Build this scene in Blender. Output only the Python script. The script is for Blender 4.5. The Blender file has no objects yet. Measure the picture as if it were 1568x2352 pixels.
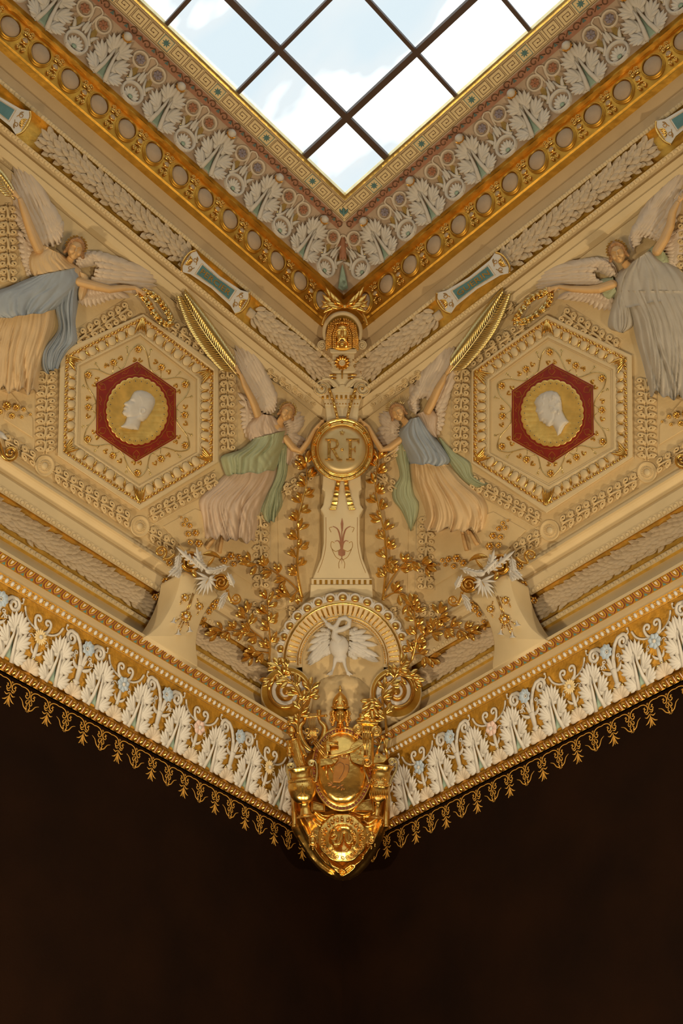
import bpy, math, random
import numpy as np
from mathutils import Vector, Matrix
from mathutils.geometry import tessellate_polygon
random.seed(7); rng = np.random.default_rng(7)
SC = bpy.context.scene; COL = SC.collection

# ---------------------------------------------------------------- camera
F, PITCH, YAW, ROLL, CX, CY = 2600.0, 46.95, -1.257, -0.34, 8.874, 8.526
CAM = np.array([CX, CY, 0.0])
_a, _p = math.radians(225+YAW), math.radians(PITCH)
FW = np.array([math.cos(_a)*math.cos(_p), math.sin(_a)*math.cos(_p), math.sin(_p)])
RT = np.cross(FW, [0, 0, 1]); RT /= np.linalg.norm(RT); UP = np.cross(RT, FW)
_c, _s = math.cos(math.radians(ROLL)), math.sin(math.radians(ROLL))
RT, UP = _c*RT+_s*UP, -_s*RT+_c*UP
cd = bpy.data.cameras.new('camera'); co = bpy.data.objects.new('camera', cd); COL.objects.link(co)
cd.sensor_fit = 'HORIZONTAL'; cd.sensor_width = 36; cd.lens = 36*F/1568; cd.clip_end = 300
co.matrix_world = Matrix(((RT[0], UP[0], -FW[0], CX), (RT[1], UP[1], -FW[1], CY), (RT[2], UP[2], -FW[2], 0), (0, 0, 0, 1)))
SC.camera = co
SC.view_settings.view_transform = 'Standard'; SC.view_settings.look = 'None'
SC.view_settings.gamma = 1; SC.view_settings.exposure = 0.0; SC.view_settings.use_curve_mapping = False

# ---------------------------------------------------------------- sky above the glass roof
w = bpy.data.worlds.new('sky'); SC.world = w; w.use_nodes = True
nt = w.node_tree; N = nt.nodes; L = nt.links; bg = N['Background']
tc = N.new('ShaderNodeTexCoord'); mp = N.new('ShaderNodeMapping'); no = N.new('ShaderNodeTexNoise'); cr = N.new('ShaderNodeValToRGB')
mp.inputs['Scale'].default_value = (5, 2.2, 3); mp.inputs['Rotation'].default_value = (0.3, 0.2, 0.5)
no.inputs['Scale'].default_value = 2.2; no.inputs['Detail'].default_value = 4; no.inputs['Roughness'].default_value = .45
cr.color_ramp.elements[0].position = .44; cr.color_ramp.elements[0].color = (.84, .94, 1, 1)
cr.color_ramp.elements[1].position = .60; cr.color_ramp.elements[1].color = (1, 1, 1, 1)
mr = N.new('ShaderNodeMapRange'); mr.inputs[1].default_value = .52; mr.inputs[2].default_value = .66; mr.inputs[3].default_value = 1.08; mr.inputs[4].default_value = 3.0
L.new(tc.outputs['Generated'], mp.inputs[0]); L.new(mp.outputs[0], no.inputs['Vector']); L.new(no.outputs['Fac'], cr.inputs[0]); L.new(cr.outputs[0], bg.inputs[0]); L.new(no.outputs['Fac'], mr.inputs[0]); L.new(mr.outputs[0], bg.inputs[1])

# ---------------------------------------------------------------- unseen warm area lights, low in the room, aimed at the vault
def lamp(name, loc, tgt, size, power, col=(1, .74, .46)):
    d = bpy.data.lights.new(name, 'AREA'); d.shape = 'DISK'; d.size = size; d.energy = power; d.color = col
    o = bpy.data.objects.new(name, d); COL.objects.link(o); o.location = loc
    o.rotation_euler = (Vector(tgt)-Vector(loc)).to_track_quat('-Z', 'Y').to_euler(); return o
lamp('unseen_warm_light', (6.6, 6.4, .8), (1.0, 1.0, 8.4), .9, 350, (1, .82, .58))
lamp('unseen_warm_light', (10.5, 2.4, .0), (3.4, .6, 9.2), .4, 530, (1, .82, .58))  # raking lamp added to bring out the relief on the left wall
lamp('unseen_warm_light', (2.4, 10.5, .0), (.6, 3.4, 9.2), .4, 530, (1, .82, .58))  # its mirrored twin, added to rake across the right wall

# ---------------------------------------------------------------- materials
def mat(name, col, rough=.6, metal=0, var=.12, scale=6, bump=0, bscale=40, spec=.4, emit=0, col2=None):
    m = bpy.data.materials.new(name); m.use_nodes = True; t = m.node_tree; n = t.nodes; b = n['Principled BSDF']
    b.inputs['Roughness'].default_value = rough; b.inputs['Metallic'].default_value = metal
    b.inputs['Specular IOR Level'].default_value = spec
    tc = n.new('ShaderNodeTexCoord'); no = n.new('ShaderNodeTexNoise'); no.inputs['Scale'].default_value = scale; no.inputs['Detail'].default_value = 3
    t.links.new(tc.outputs['Object'], no.inputs['Vector'])
    cr = n.new('ShaderNodeValToRGB'); a, c = cr.color_ramp.elements; a.position = .3; c.position = .7
    c2 = col2 if col2 else tuple(x*(1-var) for x in col)
    a.color = (*c2, 1); c.color = (*col, 1)
    t.links.new(no.outputs['Fac'], cr.inputs[0]); t.links.new(cr.outputs[0], b.inputs['Base Color'])
    if bump:
        n2 = n.new('ShaderNodeTexNoise'); n2.inputs['Scale'].default_value = bscale; n2.inputs['Detail'].default_value = 2
        t.links.new(tc.outputs['Object'], n2.inputs['Vector'])
        bp = n.new('ShaderNodeBump'); bp.inputs['Strength'].default_value = bump; bp.inputs['Distance'].default_value = .02
        t.links.new(n2.outputs['Fac'], bp.inputs['Height']); t.links.new(bp.outputs[0], b.inputs['Normal'])
    return m
M = dict(
 cream=mat('cream_stucco', (.63, .485, .26), .7, var=.1, scale=3),
 panel=mat('panel_stucco', (.625, .46, .225), .7, var=.12, scale=3, bump=.15, bscale=30),
 white=mat('white_stucco', (.63, .59, .505), .55, var=.1, scale=8),
 ivory=mat('ivory_stucco', (.59, .545, .46), .6, var=.12, scale=8),
 shell=mat('pink_beige_stucco', (.62, .52, .38), .6, var=.12, scale=12),
 gold=mat('gilding', (.90, .55, .14), .27, 1, var=.25, scale=9, bump=.25, bscale=14),
 goldd=mat('old_gilding', (.66, .35, .05), .48, 1, var=.3, scale=7, bump=.3, bscale=10),
 goldp=mat('gold_paint', (.50, .25, .022), .5, .45, var=.35, scale=10, bump=.2, bscale=25),
 goldy=mat('pale_gilding', (.82, .66, .30), .3, 1, var=.25, scale=9, bump=.2, bscale=14),
 green=mat('green_paint', (.30, .40, .30), .6, var=.25, scale=9),
 teal=mat('teal_paint', (.09, .20, .19), .5, var=.2, scale=12),
 blue=mat('pale_blue_paint', (.44, .52, .58), .55, var=.15, scale=15),
 daisy=mat('pale_yellow_paint', (.74, .58, .30), .55, var=.15, scale=15),
 pink=mat('dusty_pink_paint', (.72, .52, .42), .55, var=.12, scale=15),
 red=mat('red_paint', (.23, .014, .004), .45, var=.25, scale=10),
 redb=mat('red_brown_paint', (.20, .045, .02), .5, var=.2, scale=10),
 brown=mat('brown_paint', (.17, .08, .03), .55, var=.25, scale=12),
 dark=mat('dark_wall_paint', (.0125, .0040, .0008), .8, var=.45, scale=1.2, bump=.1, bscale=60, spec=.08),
 ochre=mat('ochre_line_paint', (.66, .34, .05), .55, var=.15, scale=20),
 skin=mat('warm_flesh_stucco', (.68, .42, .17), .55, var=.14, scale=5),
 hair=mat('auburn_hair_stucco', (.44, .24, .10), .6, var=.3, scale=25, bump=.4, bscale=60),
 clothg=mat('sage_green_cloth_stucco', (.37, .39, .22), .65, var=.12, scale=5),
 clothb=mat('grey_blue_cloth_stucco', (.34, .37, .38), .65, var=.12, scale=5),
 clothp=mat('rose_beige_cloth_stucco', (.58, .43, .29), .65, var=.12, scale=5),
 clothy=mat('peach_cloth_stucco', (.66, .46, .23), .65, var=.12, scale=5),
 clothc=mat('grey_cloth_stucco', (.48, .42, .32), .65, var=.12, scale=5),
 wing=mat('feather_stucco', (.60, .48, .34), .65, var=.12, scale=7),
 bar=mat('brown_steel', (.075, .04, .022), .5, var=.2),
 floor=mat('parquet_floor', (.30, .17, .08), .4, var=.3, scale=2),
 wallf=mat('warm_far_wall', (.10, .05, .028), .6, var=.2, scale=2),
 pil=mat('pale_cream_stucco', (.65, .53, .31), .7, var=.08, scale=3),
 chan=mat('bright_gold_paint', (.85, .52, .09), .5, .6, var=.3, scale=9, bump=.35, bscale=18),
 soff=mat('brown_beige_stucco', (.47, .34, .22), .65, var=.18, scale=5),
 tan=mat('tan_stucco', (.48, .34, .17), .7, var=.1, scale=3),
 garl=mat('garland_stucco', (.58, .45, .28), .65, var=.22, scale=14),
 oval=mat('putty_stucco', (.42, .30, .18), .7, var=.1, scale=9, bump=.15, bscale=70),
 rosec=mat('terracotta_paint', (.36, .16, .08), .6, var=.2, scale=12),
 violet=mat('grey_violet_paint', (.26, .22, .24), .6, var=.2, scale=12),
)
gl = bpy.data.materials.new('roof_glass'); gl.use_nodes = True; t = gl.node_tree; t.nodes.clear()
o_ = t.nodes.new('ShaderNodeOutputMaterial'); mx = t.nodes.new('ShaderNodeMixShader'); tr = t.nodes.new('ShaderNodeBsdfTransparent'); gs = t.nodes.new('ShaderNodeBsdfGlossy')
gs.inputs['Roughness'].default_value = .05; mx.inputs[0].default_value = .05; tr.inputs[0].default_value = (.96, .98, .98, 1)
t.links.new(tr.outputs[0], mx.inputs[1]); t.links.new(gs.outputs[0], mx.inputs[2]); t.links.new(mx.outputs[0], o_.inputs[0]); M['glass'] = gl

# ---------------------------------------------------------------- object helpers
def link(o, parent=None):
    COL.objects.link(o)
    if parent is not None: o.parent = parent
def wloc(o):
    p = np.array(o.location[:])
    while o.parent: o = o.parent; p = p+np.array(o.location[:])
    return p
def tag(o, label=None, cat=None, group=None, kind=None):
    if label: o['label'] = label
    if cat: o['category'] = cat
    if group: o['group'] = group
    if kind: o['kind'] = kind
    return o
def empty(name, loc, label, cat, group=None):
    o = bpy.data.objects.new(name, None); link(o); o.location = tuple(loc); o.empty_display_size = .1
    return tag(o, label, cat, group)
class G:
    """collects geometry in (a, b, h); mapped through a surface when built"""
    def __init__(s): s.v = []; s.f = []; s.n = 0
    def add(s, v, f):
        v = np.asarray(v, float).reshape(-1, 3); s.v.append(v); k = s.n
        s.f += [tuple(i+k for i in q) for q in f]; s.n += len(v); return s
    def merge(s, g, T=None):
        v = np.concatenate(g.v)
        return s.add(T(v) if T else v, g.f)
def obj(name, g, m, S=None, parent=None, smooth=True, label=None, kind=None, origin=None):
    v = np.concatenate(g.v)
    if S is not None: v = S(v)
    c = (v.min(0)+v.max(0))/2 if origin is None else np.asarray(origin, float)
    me = bpy.data.meshes.new(name); me.from_pydata((v-c).tolist(), [], g.f); me.validate()
    me.materials.append(m if not isinstance(m, str) else M[m])
    if smooth: me.polygons.foreach_set('use_smooth', [True]*len(me.polygons))
    me.update()
    o = bpy.data.objects.new(name, me); link(o, parent)
    o.location = tuple(c - (wloc(parent) if parent is not None else 0))
    if label: o['label'] = label
    if kind: o['kind'] = kind
    return o
def copies(o, offs, parent=None, **kw):
    r = []
    for d in offs:
        c = o.copy(); COL.objects.link(c); c.location = tuple(np.array(o.location[:])+np.asarray(d, float)); r.append(c)
        for ch in o.children:
            e = ch.copy(); COL.objects.link(e); e.parent = c
    return r

# ---------------------------------------------------------------- surfaces: (a, b, h) -> world
def rays(u, v): return FW+np.outer((u-784)/F, RT)+np.outer((1176-v)/F, UP)
class Plane:
    """a real plane of the room; (u, v) say where on it, h lifts off it (same unit)"""
    def __init__(s, pt, n):
        s.p = np.asarray(pt, float); s.nn = np.asarray(n, float)/np.linalg.norm(n); s.off = 0
    def at(s, h):
        q = Plane(s.p+s.nn*h, s.nn); return q
    def base(s, a):
        d = rays(a[:, 0], a[:, 1]); t = ((s.p-CAM)@s.nn)/(d@s.nn); return CAM+d*t[:, None], t
    def __call__(s, v):
        v = np.asarray(v, float).reshape(-1, 3); p, t = s.base(v)
        return p+s.nn*(v[:, 2]*t/F)[:, None]
    def pt(s, u, v, h=0): return s(np.array([[u, v, h]], float))[0]
def wallplane(side, Y0, Z0, b):
    return Plane((0, Y0, Z0), (0, 1, -b)) if side == 'L' else Plane((Y0, 0, Z0), (1, 0, -b))
def W(side, x, Y, Z):
    x, Y, Z = np.broadcast_arrays(x, Y, Z)
    return np.stack([x, Y, Z] if side == 'L' else [Y, x, Z], -1).astype(float)
def diag(p0, z0, b):
    """plane across the corner at distance p0 from it at height z0"""
    d = np.array([1, 1, 0])/math.sqrt(2)
    return Plane(d*p0+np.array([0, 0, z0]), d-np.array([0, 0, b]))
class Band:
    """a moulding face seen from (Y0,Z0) to (Y1,Z1) of a wall, optional belly; a = metres along wall, b = metres up the face, h = metres out"""
    def __init__(s, side, x0, Y0, Z0, Y1, Z1, belly=0, shear=0):
        s.side, s.x0, s.A, s.B = side, x0, np.array([Y0, Z0]), np.array([Y1, Z1]); s.L = np.linalg.norm(s.B-s.A)
        s.t = (s.B-s.A)/s.L; s.nm = np.array([s.t[1], -s.t[0]]); s.belly = belly; s.sh = shear
    def __call__(s, v):
        v = np.asarray(v, float).reshape(-1, 3); q = v[:, 1]/s.L
        h = v[:, 2]+s.belly*4*q*(1-q)*((q > 0)&(q < 1))
        yz = s.A+np.outer(v[:, 1], s.t)+np.outer(h, s.nm)
        return W(s.side, s.x0+v[:, 0]+s.sh*v[:, 1], yz[:, 0], yz[:, 1])

# ---------------------------------------------------------------- shape builders (into G)
def P2(p): return np.asarray(p, float).reshape(-1, 2)
def area(p): x, y = p[:, 0], p[:, 1]; return .5*np.sum(x*np.roll(y, -1)-y*np.roll(x, -1))
def inset(p, d):
    p = P2(p); s = 1 if area(p) > 0 else -1
    e = np.roll(p, -1, 0)-p; e /= np.linalg.norm(e, axis=1)[:, None]+1e-12
    n = s*np.stack([-e[:, 1], e[:, 0]], 1); m = n+np.roll(n, 1, 0); k = np.maximum(.35, (m*m).sum(1)/2)[:, None]
    return p+m/k*d*.999
def rings(g, rs, cap=True, close=None):
    """rs: list of (poly, h)"""
    n = len(rs[0][0]); v = np.concatenate([np.column_stack([P2(p), np.full(n, h)]) for p, h in rs]); f = []
    for r in range(len(rs)-1):
        for i in range(n): j = (i+1) % n; f.append((r*n+i, r*n+j, (r+1)*n+j, (r+1)*n+i))
    if cap:
        k = (len(rs)-1)*n
        tri = tessellate_polygon([[Vector((*q, 0)) for q in rs[-1][0]]])
        f += [tuple(k+i for i in q) for q in tri]
    g.add(v, f); return g
def ext(g, poly, h0, h1, bev=0):
    poly = P2(poly)
    return rings(g, [(poly, h0), (poly, h1)] if not bev else [(poly, h0), (poly, h1-bev), (inset(poly, bev), h1)])
def puff(g, poly, H, R, h0=0, k=4):
    poly = P2(poly); rs = [(poly, h0-1e-3)]
    for i in range(k+1):
        t = i/k; rs.append((inset(poly, R*t*.96), h0+H*math.sqrt(max(0, 1-(1-t)**2))))
    return rings(g, rs)
def frame(g, po, pi, prof):
    """moulding between outer and inner polygon; prof: list of (t, h)"""
    po, pi = P2(po), P2(pi); return rings(g, [(po+(pi-po)*t, h) for t, h in prof], cap=False)
def smooth_path(p, n=6, closed=False):
    p = np.asarray(p, float); out = []; m = len(p)
    for i in range(m if closed else m-1):
        a, b = p[i], p[(i+1) % m]
        z = p[i-1] if (closed or i) else a; c = p[(i+2) % m] if (closed or i+2 < m) else b
        for k in range(n):
            t = k/n; out.append(.5*((2*a)+(-z+b)*t+(2*z-5*a+4*b-c)*t*t+(-z+3*a-3*b+c)*t**3))
    if not closed: out.append(p[-1])
    return np.array(out)
def tube(g, path, r, n=6, flat=1.0, cap=True, closed=False):
    """flat scales the thickness off the surface"""
    p = np.asarray(path, float)
    if p.shape[1] == 2: p = np.column_stack([p, np.zeros(len(p))])
    m = len(p); r = np.broadcast_to(np.asarray(r, float), (m,)) if np.ndim(r) < 1 or len(r) == m else np.interp(np.linspace(0, 1, m), np.linspace(0, 1, len(r)), r)
    tg = (np.roll(p, -1, 0)-np.roll(p, 1, 0)) if closed else np.gradient(p, axis=0)
    tg /= np.linalg.norm(tg, axis=1)[:, None]+1e-12
    up = np.tile([0, 0, 1.], (m, 1)); sd = np.cross(tg, up); q = np.linalg.norm(sd, axis=1); bad = q < .15
    sd[bad] = np.cross(tg[bad], [0, 1., 0]); sd /= np.linalg.norm(sd, axis=1)[:, None]; up = np.cross(sd, tg)
    an = np.linspace(0, 2*math.pi, n, endpoint=False)
    v = (p[:, None]+r[:, None, None]*(np.cos(an)[None, :, None]*sd[:, None]+flat*np.sin(an)[None, :, None]*up[:, None])).reshape(-1, 3)
    f = [(i*n+j, i*n+(j+1) % n, ((i+1) % m)*n+(j+1) % n, ((i+1) % m)*n+j) for i in range(m if closed else m-1) for j in range(n)]
    if cap and not closed: f += [tuple(range(n))[::-1], tuple((m-1)*n+j for j in range(n))]
    g.add(v, f); return g
def ball(g, c, r, n=10, m=6, rot=0, tilt=None):
    r = np.broadcast_to(np.asarray(r, float), (3,)); v = [(0, 0, 1)]; f = []
    for i in range(1, m):
        for j in range(n):
            a, b = math.pi*i/m, 2*math.pi*j/n; v.append((math.sin(a)*math.cos(b), math.sin(a)*math.sin(b), math.cos(a)))
    v.append((0, 0, -1)); v = np.array(v)*r; e = len(v)-1
    for j in range(n):
        k = (j+1) % n; f.append((0, 1+j, 1+k)); f.append((e, e-n+k, e-n+j))
        for i in range(m-2): f.append((1+i*n+j, 1+(i+1)*n+j, 1+(i+1)*n+k, 1+i*n+k))
    if tilt is not None: v = v@np.array(tilt).T
    cs, sn = math.cos(rot), math.sin(rot); v = v@np.array([[cs, sn, 0], [-sn, cs, 0], [0, 0, 1]])
    g.add(v+np.array([c[0], c[1], c[2] if len(c) > 2 else 0]), f); return g
def lathe(g, c, prof, n=20, ex=1, ey=1, rot=0, mod=None, cap=True):
    """turned about the surface normal; prof (r, h); mod(angle) scales r"""
    an = np.linspace(0, 2*math.pi, n, endpoint=False); md = np.ones(n) if mod is None else np.array([mod(x) for x in an])
    cs, sn = math.cos(rot), math.sin(rot); h0 = c[2] if len(c) > 2 else 0; rs = []
    for r, h in prof:
        x, y = r*md*np.cos(an)*ex, r*md*np.sin(an)*ey
        rs.append((np.column_stack([c[0]+x*cs-y*sn, c[1]+x*sn+y*cs]), h0+h))
    return rings(g, rs, cap=cap)
def stand(g, c, prof, n=16, flat=1.0, axis=(0, -1), h0=0, arc=None):
    """turned about an axis lying in the surface (vases, columns); prof (t along axis, r)"""
    ax = np.array(axis, float); ax /= np.linalg.norm(ax); sd = np.array([-ax[1], ax[0]]); an = np.linspace(0, 2*math.pi, n, endpoint=False); v = []
    for t, r in prof:
        for a in an: q = np.array(c[:2])+ax*t+sd*r*math.cos(a); v.append((q[0], q[1], h0+flat*r*math.sin(a)))
    m = len(prof); f = [(i*n+j, i*n+(j+1) % n, (i+1)*n+(j+1) % n, (i+1)*n+j) for i in range(m-1) for j in range(n)]
    f += [tuple(range(n)), tuple((m-1)*n+j for j in range(n))]; g.add(v, f); return g
def blade(g, a, b, w, lift=0, ridge=None, tipl=0, bend=0, k=5, fat=.45):
    """pointed leaf from a to b (2-d), ridge down the middle"""
    a, b = np.array(a, float), np.array(b, float); h0 = a[2] if len(a) > 2 else 0; h1 = b[2] if len(b) > 2 else h0
    a, b = a[:2], b[:2]; d = b-a; L = np.linalg.norm(d)+1e-9; d /= L; s = np.array([-d[1], d[0]]); ridge = w*.5 if ridge is None else ridge; v = []
    for i in range(k+1):
        t = i/k; ww = w*.5*(math.sin(math.pi*min(1, t)**(fat*1.6))**.8 if 0 < t < 1 else (.28 if t == 0 else 0))
        c = a+d*L*t+s*bend*L*4*t*(1-t); h = h0+(h1-h0)*t+lift*math.sin(math.pi*t)+tipl*t*t
        v += [(*(c-s*ww), h), (*c, h+ridge*(math.sin(math.pi*(.15+.85*t)))), (*(c+s*ww), h)]
    v = np.array(v); f = []
    for i in range(k): q = i*3; f += [(q, q+3, q+4, q+1), (q+1, q+4, q+5, q+2)]
    lo = v.copy(); lo[:, 2] -= w*.12; n = len(v)
    g.add(np.concatenate([v, lo]), f+[tuple(n+x for x in r[::-1]) for r in f]+[(i*3, n+i*3, n+i*3+3, i*3+3) for i in range(k)]+[(i*3+2, i*3+5, n+i*3+5, n+i*3+2) for i in range(k)]); return g
def acleaf(g, a, b, w, ridge=2, n=4, bend=0):
    """leaf with a smooth spine and paired pointed side lobes"""
    blade(g, a, b, w*.5, ridge=ridge, k=5, bend=bend, lift=1.5, fat=.7); A_, B_ = np.array(a, float), np.array(b, float); d = (B_-A_)[:2]; L = np.linalg.norm(d); d /= L; s = np.array([-d[1], d[0]])
    for i in range(n):
        t = .12+.62*i/n; c = A_+(B_-A_)*t; l_ = w*(.95-.35*t)
        for q in (1, -1): e = c[:2]+d*l_*.85+s*q*l_*.62; blade(g, (c[0], c[1], c[2]+.5), (e[0], e[1], c[2]-1), w*.40, ridge=ridge*.55, k=3, fat=.65)
    return g
def spiral_pts(c, r0, r1, a0, turns, n=22, ex=1):
    """from radius r0 at angle a0 winding in to r1; turns signed"""
    t = np.linspace(0, 1, max(6, int(n*abs(turns)))); r = r0+(r1-r0)*t**.85; a = a0+2*math.pi*turns*t
    return np.column_stack([c[0]+ex*r*np.cos(a), c[1]+r*np.sin(a)])
def flower(g, c, R, n, w=.6, cup=.25, ridge=.15, h=0, rot=0, cen=.25, k=4):
    for i in range(n):
        a = rot+2*math.pi*i/n; p = (c[0]+R*.15*math.cos(a), c[1]+R*.15*math.sin(a), h); q = (c[0]+R*math.cos(a), c[1]+R*math.sin(a), h+R*cup)
        blade(g, p, q, R*w, ridge=R*ridge, k=k, fat=.75)
    return g
def inside(p, q):
    x, y = q[:, 0], q[:, 1]; r = np.zeros(len(q), bool)
    for i in range(len(p)):
        a, b = p[i], p[(i+1) % len(p)]
        if a[1] == b[1]: continue
        c = ((a[1] > y) != (b[1] > y))&(x < (b[0]-a[0])*(y-a[1])/(b[1]-a[1])+a[0]); r ^= c
    return r
def segdist(p, q, closed=True, near=False):
    best = np.full(len(q), 1e9); pt = q.copy()
    for i in range(len(p) if closed else len(p)-1):
        a, b = p[i], p[(i+1) % len(p)]; d = b-a; t = np.clip(((q-a)@d)/(d@d+1e-12), 0, 1); c = a+t[:, None]*d; e = np.linalg.norm(q-c, axis=1)
        m = e < best; best[m] = e[m]; pt[m] = c[m]
    return (best, pt) if near else best
def relief(g, poly, res, hf, base=0):
    """solid low relief filling poly; hf(q, d) gives height from position and distance to the edge"""
    poly = P2(poly); lo, hi = poly.min(0)-res, poly.max(0)+res
    xs, ys = np.arange(lo[0], hi[0]+res, res), np.arange(lo[1], hi[1]+res, res); nx, ny = len(xs), len(ys)
    X, Y = np.meshgrid(xs, ys); q = np.column_stack([X.ravel(), Y.ravel()]); ins = inside(poly, q); d, pt = segdist(poly, q, near=True)
    h = np.where(ins, hf(q, d), 0.0)+base
    snap = (~ins)|(d < res*.3); q2 = np.where(snap[:, None], pt, q); h[snap] = base
    I = ins.reshape(ny, nx); c = I[:-1, :-1]|I[1:, :-1]|I[:-1, 1:]|I[1:, 1:]; jj, ii = np.nonzero(c)
    k = jj*nx+ii; F_ = np.stack([k, k+1, k+nx+1, k+nx], 1); use = np.unique(F_); mp_ = -np.ones(nx*ny, int); mp_[use] = np.arange(len(use))
    g.add(np.column_stack([q2[use], h[use]]), [tuple(r) for r in mp_[F_].tolist()]); return g
def dome(R, H): return lambda q, d: H*np.sqrt(np.clip(1-(1-np.clip(d/R, 0, 1))**2, 0, 1))
def strokes(q, lst):
    """fold ridges: (points, width, height)"""
    h = np.zeros(len(q))
    for pts, wd, a in lst: h += a*np.exp(-(segdist(np.asarray(smooth_path(pts, 4)), q, closed=False)/wd)**2)
    return h
def drape(g, L_, R_, nf, amp, bulge, hem=0, seed=0, ns=22, nt_=64, h0=0, phase=None, back=True):
    """cloth between two edge lines, folds running along them"""
    r = random.Random(seed); A = smooth_path(L_, 8); B = smooth_path(R_, 8)
    def rs(p, n):
        s = np.r_[0, np.cumsum(np.linalg.norm(np.diff(p, axis=0), axis=1))]; t = np.linspace(0, s[-1], n)
        return np.column_stack([np.interp(t, s, p[:, k]) for k in range(p.shape[1])])
    A, B = rs(A, ns), rs(B, ns); T = np.linspace(0, 1, nt_); S_ = np.linspace(0, 1, ns)
    V = []; layers = []
    for q, (mul, am_) in enumerate(((.55, 1.0), (1.0, .8), (1.9, .38))):
        m = max(2, int(nf*mul)); cs = np.cumsum([r.uniform(.35, 1.7) for _ in range(m+1)]); cs = (cs-cs[0])/(cs[-1]-cs[0])
        layers.append((m, cs, am_, r.uniform(-.22, .22), [r.uniform(.2, 1.3) for _ in range(m+3)], [r.uniform(0, 6.3) for _ in range(m+3)], r.uniform(0, 6), r.uniform(.03, .09)))
    for i, s in enumerate(S_):
        fo = np.zeros(nt_); pp = None
        for m, cs, am_, dr, amps, phs, wv, wa in layers:
            tt = np.clip(T+dr*(s-.5)*(1-s*.3)+wa*np.sin(4.5*s+3*T+wv), -.1, 1.1); ph = np.interp(tt, cs, np.arange(m+1)); idx = np.arange(-1, m+2)
            am = np.interp(ph, idx, [a*(.6+.4*math.sin(3.5*s+b)) for a, b in zip(amps, phs)]); w_ = np.abs(np.sin(math.pi*ph))
            fo += am_*am*(w_**.75-.45); pp = ph if m != 2 or pp is None else pp
        fo *= amp*(.45+.75*s)
        h = h0+bulge*np.sqrt(np.clip(1-(2*T-1)**2, 0, 1))+fo*np.clip(8*np.minimum(T, 1-T)+.15, 0, 1)
        P_ = A[i]*(1-T)[:, None]+B[i]*T[:, None]; P_ = P_[:, :2]
        if hem and s > .6:
            dv = (A[min(i+1, ns-1)]-A[i-1])[:2]; dv = dv/(np.linalg.norm(dv)+1e-9)
            P_ = P_+np.outer(hem*(np.sin(2*math.pi*nf*.42*T+seed)*.5+.35*np.sin(2*math.pi*nf*.23*T+1.7*seed)), dv)*((s-.6)/.4)**2
        V.append(np.column_stack([P_, np.maximum(h, h0+.2)]))
    V = np.concatenate(V); f = [(i*nt_+j, i*nt_+j+1, (i+1)*nt_+j+1, (i+1)*nt_+j) for i in range(ns-1) for j in range(nt_-1)]
    if back:
        n = len(V); rim = [j for j in range(nt_)]+[i*nt_+nt_-1 for i in range(1, ns)]+[(ns-1)*nt_+j for j in range(nt_-2, -1, -1)]+[i*nt_ for i in range(ns-2, 0, -1)]
        lo = V[rim].copy(); lo[:, 2] = h0-2; f += [(rim[i], rim[(i+1) % len(rim)], n+(i+1) % len(rim), n+i) for i in range(len(rim))]; V = np.concatenate([V, lo])
    g.add(V, f); return g
def remesh(o, vox, sm=3):
    m = o.modifiers.new('join', 'REMESH'); m.mode = 'VOXEL'; m.voxel_size = vox; m.use_smooth_shade = True
    if sm: s = o.modifiers.new('soft', 'SMOOTH'); s.iterations = sm; s.factor = .5
    return o
SIDES = (('L', 'left'), ('R', 'right'))
# ================================================================ the room
X1 = 17.4
PR = dict(wall=(0, 7.13), eggb=(0.0, 7.147), eggt=(.07, 7.20), filt=(.05, 7.256), frt=(.40, 7.78), beadb=(.46, 7.74), beadt=(.50, 7.79), fast=(.505, 7.905), redt=(.62, 7.93),
 shf=(.62, 7.97), shb=(.16, 8.02), line=(.16, 8.54), b1b=(.20, 8.55), b1t=(.20, 8.609), gb=(.12, 8.62), gt=(.24, 9.04), b2b=(.38, 8.92), b2t=(.40, 8.974), fas=(.42, 9.113), gro=(.38, 9.20), cym=(.50, 9.256), fil=(.43, 9.36), pb=(.45, 9.401),
 pt=(1.45, 12.556), gr1=(1.40, 12.62), rlb=(1.50, 12.62), rlt=(1.56, 12.67), gr2=(1.55, 12.71), ft=(1.62, 12.77), gr3=(1.60, 12.84), b3b=(1.68, 12.79), b3t=(1.72, 12.80), g2b=(1.66, 12.88), g2t=(1.84, 13.26), b4b=(1.91, 13.22), b4t=(1.93, 13.25), f2=(1.98, 13.40), f2g=(1.96, 13.43), f3=(2.08, 13.53),
 gl=(2.16, 13.53), gl2=(2.17, 13.60), ob=(2.12, 13.64), ot=(2.27, 14.16), gf0=(2.34, 14.16), gf=(2.34, 14.29), uf=(2.94, 14.90), fr0=(2.93, 14.92), fr1=(3.17, 14.92), gl0=(3.17, 14.95), gle=(3.215, 14.95))
def seg(name, pts, m, label, num, side, nice=None):
    """one moulding run along a wall, mitred at both corners"""
    g = G(); P = np.array(pts, float); n = len(P); v = []
    for Y, Z in P: v += [(Y, Y, Z), (X1-Y, Y, Z)]
    v = np.array(v); v = W(side, v[:, 0], v[:, 1], v[:, 2]); g.add(v, [(2*i, 2*i+1, 2*i+3, 2*i+2) for i in range(n-1)])
    o = obj(name, g, m, smooth=False, origin=W(side, P[0][0], P[0][0], P[0][1])); tag(o, label, kind='structure'); return o
def arc(p, q, b, n=7, bias=0):
    p, q = np.array(p), np.array(q); d = q-p; nn = np.array([d[1], -d[0]]); t = np.linspace(0, 1, n); return [tuple(p+d*x+nn*b*4*x*(1-x)) for x in t]
R_ = PR; T = {}
tn = 0
walls = {}
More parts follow.
